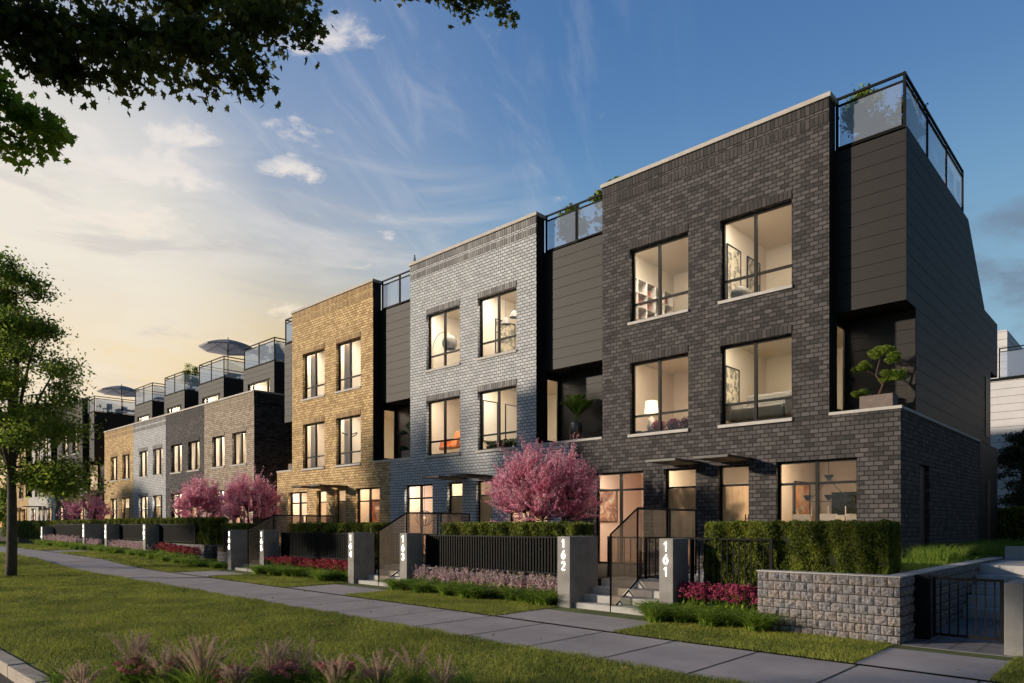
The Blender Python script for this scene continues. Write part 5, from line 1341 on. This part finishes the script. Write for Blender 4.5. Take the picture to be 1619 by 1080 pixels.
# charcoal house, upper right: tall print, dark pouf
picture(L1 + 3.16, 1.1, 1.9, 7.5, 9.0, 'art_a', 'tall birch patterned print on the top right room wall'); picture(L1 + 3.16, 2.3, 3.1, 7.5, 9.0, 'art_a', 'second birch patterned print farther in on the same wall')
def vase(x, y, z, r, label, mat='sofa'):
    mb = MB(); mb.lathe([(.001, z), (r * .7, z + .01), (r, z + r * .5), (r * .85, z + r * .95), (r * .35, z + r * 1.2), (r * .3, z + r * 1.3), (.001, z + r * 1.28)], x, y, 20); o = mb.build('pot_lamp', M[mat], smooth=True); tag(o, label, 'pot'); return o
def cabinet(x0, x1, y0, y1, z0, z1, label, mat='white', name='cabinet', cat='cabinet'):
    C_ = empty(name, ((x0 + x1) / 2, (y0 + y1) / 2, z0), label, cat); mb = MB(); mb.box(x0, x1, y0, y1, z0 + .06, z1); mb.box(x0 + .03, x1 - .03, y0 + .03, y1, z0, z0 + .058); mb.build('carcass', M[mat], C_, bevel=.006)
    n = max(1, round((x1 - x0) / .5))
    for k in range(n):
        mb = MB(); w = (x1 - x0) / n; mb.box(x0 + k * w + .012, x0 + (k + 1) * w - .012, y0 - .018, y0 - .002, z0 + .08, z1 - .02); mb.build('door', M[mat], C_)
cabinet(L1 + 3.3, L1 + 4.4, .5, .8, 6.752, 7.30, 'low pale chest under the top right window of the charcoal house'); vase(L1 + 3.75, .65, 7.302, .24, 'round grey vase on the chest behind the top right window')
def shelf(x, y0, y1, z0, z1, ny, nz, label, mat='white', fill='book'):
    S = empty('bookcase', (x, (y0 + y1) / 2, z0), label, 'bookcase', 'bookcases seen through windows'); mb = MB(); d = .3; t = .025
    for k in range(ny + 1): y = y0 + (y1 - y0) * k / ny; mb.box(x, x + d, y - t / 2, y + t / 2, z0, z1)
    for k in range(nz + 1):
        z = z0 + (z1 - z0 - t) * k / nz
        for j in range(ny): a = y0 + (y1 - y0) * j / ny + t / 2; b = y0 + (y1 - y0) * (j + 1) / ny - t / 2; mb.box(x, x + d - .003, a, b, z, z + t)
    mb.build('shelf', M[mat], S); mb = MB()
    for j in range(ny):
        for k in range(nz):
            if rs.uniform() < .6:
                a = y0 + (y1 - y0) * j / ny + .04; z = z0 + (z1 - z0 - t) * k / nz + t + .001; n = rs.randint(3, 7)
                for q in range(n): h = rs.uniform(.14, .24); mb.box(x + .04, x + .24, a + q * .04, a + q * .04 + .035, z, z + h)
    mb.build('books', M[fill], S)
shelf(L1 + .17, .6, 3.0, 6.752, 8.75, 5, 5, 'white cube shelving on the wall of the top left room', 'white')
picture(L1 + 3.16, 1.0, 1.8, 4.6, 5.8, 'art_a', 'pale patterned picture on the first floor right room wall')
def sofa(x, y, z, w, label, mat='sofa'):
    S = empty('sofa', (x, y, z), label, 'sofa')
    for nm, b in (('seat', (x - w, x + w, y - .4, y + .4, z + .12, z + .43)), ('backrest', (x - w, x + w, y + .41, y + .62, z + .12, z + .85)), ('armrest', (x - w - .18, x - w - .005, y - .4, y + .62, z + .12, z + .62)), ('armrest', (x + w + .005, x + w + .18, y - .4, y + .62, z + .12, z + .62))):
        mb = MB(); mb.box(*b); mb.build(nm, M[mat], S, bevel=.05)
    mb = MB()
    for sx in (-1, 1):
        for yy in (y - .3, y + .5): mb.tube([(x + sx * w, yy, z), (x + sx * w, yy, z + .12)], .02, 6)
    mb.build('leg', M['charcoal'], S)
sofa(L1 + 4.3, .8, 4.12, .65, 'grey linen sofa behind the first floor right window')
cabinet(L1 + .35, L1 + .95, .45, .8, 3.752, 4.25, 'small dark side chest behind the first floor left window', 'charcoal')
T = empty('table_lamp', (L1 + 1.12, .75, 4.3), 'lit table lamp with drum shade in the first floor left window', 'lamp'); mb = MB(); mb.lathe([(.001, 4.25), (.1, 4.25), (.12, 4.4), (.08, 4.6), (.02, 4.64), (.015, 4.82)], L1 + 1.12, .75, 18); mb.build('lamp_base', M['white'], T, smooth=True)
mb = MB(); mb.lathe([(.19, 4.76), (.16, 5.08)], L1 + 1.12, .75, 22); mb.build('lamp_shade', M['shade'], T, smooth=True)
cabinet(L1 + .98, L1 + 1.3, .58, .9, 3.752, 4.248, 'lamp table behind the first floor left window', 'charcoal', 'side_table', 'table')
for i, (dx, lab) in enumerate(((1.55, 'purple leaved plant beside the table lamp'), (2.0, 'purple leaved plant in the middle of the first floor window'), (2.4, 'purple leaved plant at the right of the first floor window'))):
    T = empty('purple_plant', (L1 + dx, .42, 3.76), lab, 'plant', 'purple plants behind the first floor window'); mb = MB(); mb.lathe([(.001, 3.755), (.11, 3.755), (.15, 4.02), (.12, 4.02), (.001, 4.0)], L1 + dx, .42, 14); mb.build('pot', M['charcoal'], T)
    C = np.array([L1 + dx, .44, 4.28]) + unit(900) * rs.uniform(.3, 1, (900, 1)) * np.array([.24, .14, .22]); C[:, 1] = np.maximum(C[:, 1], .27); poly_mesh('foliage', leaves(C, .05, .6), M['purple'], T)
# charcoal house, ground right: dining room
picture(L1 + 4.76, 1.5, 2.5, 1.55, 2.75, 'art_c', 'abstract orange painting on the dining room wall')
cabinet(L1 + 5.15, L1 + 5.75, 3.0, 3.55, .982, 2.5, 'tall charcoal cabinet at the back of the dining room', 'charcoal')
table(L1 + 5.75, 1.6, .982, .95, .45, 'dark dining table laid for dinner in the dining room', .76, 'charcoal', 'indoor tables')
for k, (dx, dy) in enumerate(((-.5, -.7), (.1, -.7), (.7, -.7), (.75, .75), (-.1, .75))):
    T = empty('dining_chair', (L1 + 5.75 + dx, 1.6 + dy, .982), ('pale dining chair, %s, on the %s side of the dining table' % (('left', 'middle', 'right', 'right', 'left')[k], 'window' if dy < 0 else 'far')), 'chair', 'dining chairs'); X, Y_, Z = L1 + 5.75 + dx, 1.6 + dy, .982; s = -1 if dy < 0 else 1
    mb = MB(); mb.box(X - .2, X + .2, Y_ - .2, Y_ + .2, Z + .42, Z + .47); mb.build('seat', M['white'], T); mb = MB(); mb.box(X - .2, X + .2, Y_ + s * .2 - .02, Y_ + s * .2 + .02, Z + .55, Z + .92); mb.build('backrest', M['white'], T)
    for sx in (-1, 1):
        for sy in (-1, 1): mb = MB(); mb.tube([(X + sx * .17, Y_ + sy * .17, Z), (X + sx * .17, Y_ + sy * .17, Z + .42)], .012, 5); mb.build('leg', M['charcoal'], T)
for k, dx in enumerate((-.6, -.2, .2, .6)):
    T = empty('candle_holder', (L1 + 5.75 + dx, 1.6, 1.742), ('first', 'second', 'third', 'fourth')[k] + ' white candle from the left on the dining table', 'candle', 'candles on the dining table'); mb = MB(); mb.lathe([(.001, 1.743), (.05, 1.743), (.02, 1.77), (.014, 1.84), (.03, 1.86), (.001, 1.86)], L1 + 5.75 + dx, 1.6, 10); mb.build('holder', M['brass'], T); mb = MB(); mb.tube([(L1 + 5.75 + dx, 1.6, 1.86), (L1 + 5.75 + dx, 1.6, 2.10)], .011, 6); mb.build('candle', M['white'], T)
T = empty('chandelier', (L1 + 5.6, 1.5, 2.2), 'black wire chandelier with cone shades above the dining table', 'chandelier'); cx, cy = L1 + 5.6, 1.5
mb = MB(); mb.tube([(cx, cy, 3.38), (cx, cy, 2.78)], .008, 5); mb.tube([(cx - .5, cy, 2.22), (cx + .5, cy, 2.22)], .009, 5); mb.tube([(cx, cy, 2.76), (cx - .46, cy, 2.23)], .008, 5); mb.tube([(cx, cy, 2.76), (cx + .46, cy, 2.23)], .008, 5); mb.build('frame', M['charcoal'], T)
for dx, z in ((0, 2.72), (-.5, 2.24), (0, 2.24), (.5, 2.24)): mb = MB(); mb.lathe([(.001, z), (.03, z + .01), (.11, z + .13), (.10, z + .135)], cx + dx, cy, 14); mb.build('cone_shade', M['charcoal'], T)
# charcoal house, ground left: large rust painting
picture(-12.64, .9, 2.2, 1.75, 2.75, 'art_b', 'large rust coloured abstract painting in the ground floor left room')
# grey house
L2 = -20.18
T = empty('arc_lamp', (L2 + 1.0, .6, 6.76), 'arching floor lamp with a round shade in the top left room of the grey house', 'lamp'); mb = MB(); mb.lathe([(.001, 6.755), (.16, 6.755), (.16, 6.79), (.001, 6.8)], L2 + .57, .6, 16)
mb.tube([(L2 + .57, .6, 6.78), (L2 + .55, .6, 8.0)] + [(L2 + .55 + .55 * (1 - math.cos(t)), .6, 8.0 + .6 * math.sin(t)) for t in np.linspace(.2, 2.4, 9)], .012, 6); mb.build('stem', M['brass'], T)
mb = MB(); mb.lathe([(.02, 8.42), (.16, 8.38), (.26, 8.22), (.27, 8.08), (.20, 7.92)], L2 + 1.48, .6, 20); mb.build('lamp_shade', M['sofa'], T, smooth=True)
picture(L2 + 3.16, 1.2, 2.2, 7.6, 8.8, 'art_a', 'pale picture in the top right room of the grey house')
for k, (dx, z, lab) in enumerate(((4.15, 8.3, 'left grey pendant lamp in the top right room of the grey house'), (4.55, 8.45, 'right grey pendant lamp in the top right room of the grey house'))):
    T = empty('pendant_lamp', (L2 + dx, .7, z), lab, 'lamp', 'pendant lamps of the grey house'); mb = MB(); mb.tube([(L2 + dx, .7, z + .2), (L2 + dx, .7, 9.53)], .006, 5); mb.build('cord', M['charcoal'], T); mb = MB(); mb.lathe([(.03, z + .22), (.09, z + .18), (.16, z), (.15, z)], L2 + dx, .7, 16); mb.build('lamp_shade', M['sofa'], T)
T = empty('armchair', (L2 + 1.35, .8, 3.9), 'tilted orange leather armchair in the first floor left window of the grey house', 'armchair')
for nm, pts in (('seat', [(.55, 4.34), (1.2, 4.44), (1.2, 4.54), (.55, 4.46)]), ('backrest', [(1.15, 4.47), (1.45, 5.07), (1.38, 5.12), (1.05, 4.54)])): mb = MB(); mb.prism(pts, L2 + .95, L2 + 1.75, 'x'); mb.build(nm, M['orange'], T, bevel=.03)
for s in (0, 1): mb = MB(); X = L2 + (.9 if s == 0 else 1.75); mb.prism([(.6, 4.42), (1.2, 4.52), (1.2, 4.74), (.7, 4.70)], X, X + .05, 'x'); mb.build('armrest', M['orange'], T)
mb = MB()
for X in (L2 + .97, L2 + 1.73):
    for y in (.62, 1.15): mb.tube([(X, y, 3.755), (X, y, 4.2)], .016, 6)
mb.build('leg', M['charcoal'], T)
picture(L2 + 3.16, .6, 1.3, 4.5, 5.9, 'white', 'left pale framed panel in the first floor right room of the grey house'); picture(L2 + 3.16, 1.7, 2.4, 4.5, 5.9, 'white', 'right pale framed panel in the first floor right room of the grey house')
mb = MB(); mb.box(L2 + 3.6, L2 + 5.25, .3, .52, 3.752, 4.15); o = mb.build('indoor_planter', M['charcoal'], bevel=.01); tag(o, 'long dark planter inside the first floor right window of the grey house', 'planter')
C = np.array([L2 + 4.42, .42, 4.28]) + rs.uniform(-1, 1, (2600, 3)) * np.array([.82, .12, .15]); o = poly_mesh('indoor_plant', leaves(C, .06, .5, up=.6), M['conifer']); tag(o, 'dark leafy plant filling the planter in the grey house window', 'plant')
T = empty('globe_lamp', (L2 + .05, .62, 1.9), 'round cage lamp with glowing bulb in the ground floor left room of the grey house', 'lamp'); mb = MB()
for k in range(8): a = k * math.pi / 8; mb.tube([(L2 + .05 + .3 * math.sin(t) * math.cos(a), .62 + .34 * math.sin(t) * math.sin(a), 1.9 + .28 * math.cos(t)) for t in np.linspace(0, 2 * math.pi, 17)], .008, 4, cap=False)
mb.tube([(L2 + .05, .62, 2.18), (L2 + .05, .62, 3.38)], .007, 5); mb.build('cage', M['charcoal'], T); mb = MB(); mb.lathe([(.001, 1.86), (.04, 1.88), (.055, 1.92), (.03, 1.97), (.001, 1.98)], L2 + .05, .62, 14); mb.build('bulb', M['opal'], T, smooth=True)
# golden house
L3 = -28.6
shelf(L3 + 4.76, .8, 3.2, .502, 2.7, 4, 5, 'red bookcase in the ground floor right room of the golden house', 'book'); picture(3.58, L3 + 5.0, L3 + 6.2, 1.0, 1.9, 'art_b', 'dark red picture at the back of the golden house ground floor', 'y')
T = empty('ring_pendant', (L3 + 3.6, .62, 5.5), 'looped pendant lamp in the first floor right room of the golden house', 'lamp'); mb = MB(); mb.tube([(L3 + 3.6, .62, 6.4), (L3 + 3.6, .62, 5.6)], .006, 5); mb.build('cord', M['charcoal'], T)
mb = MB(); mb.tube([(L3 + 3.6 + .3 * math.cos(t), .62 + .3 * math.sin(t), 5.45 + .06 * math.sin(2 * t)) for t in np.linspace(0, 2 * math.pi, 25)], .022, 6, cap=False); mb.build('ring', M['charcoal'], T)
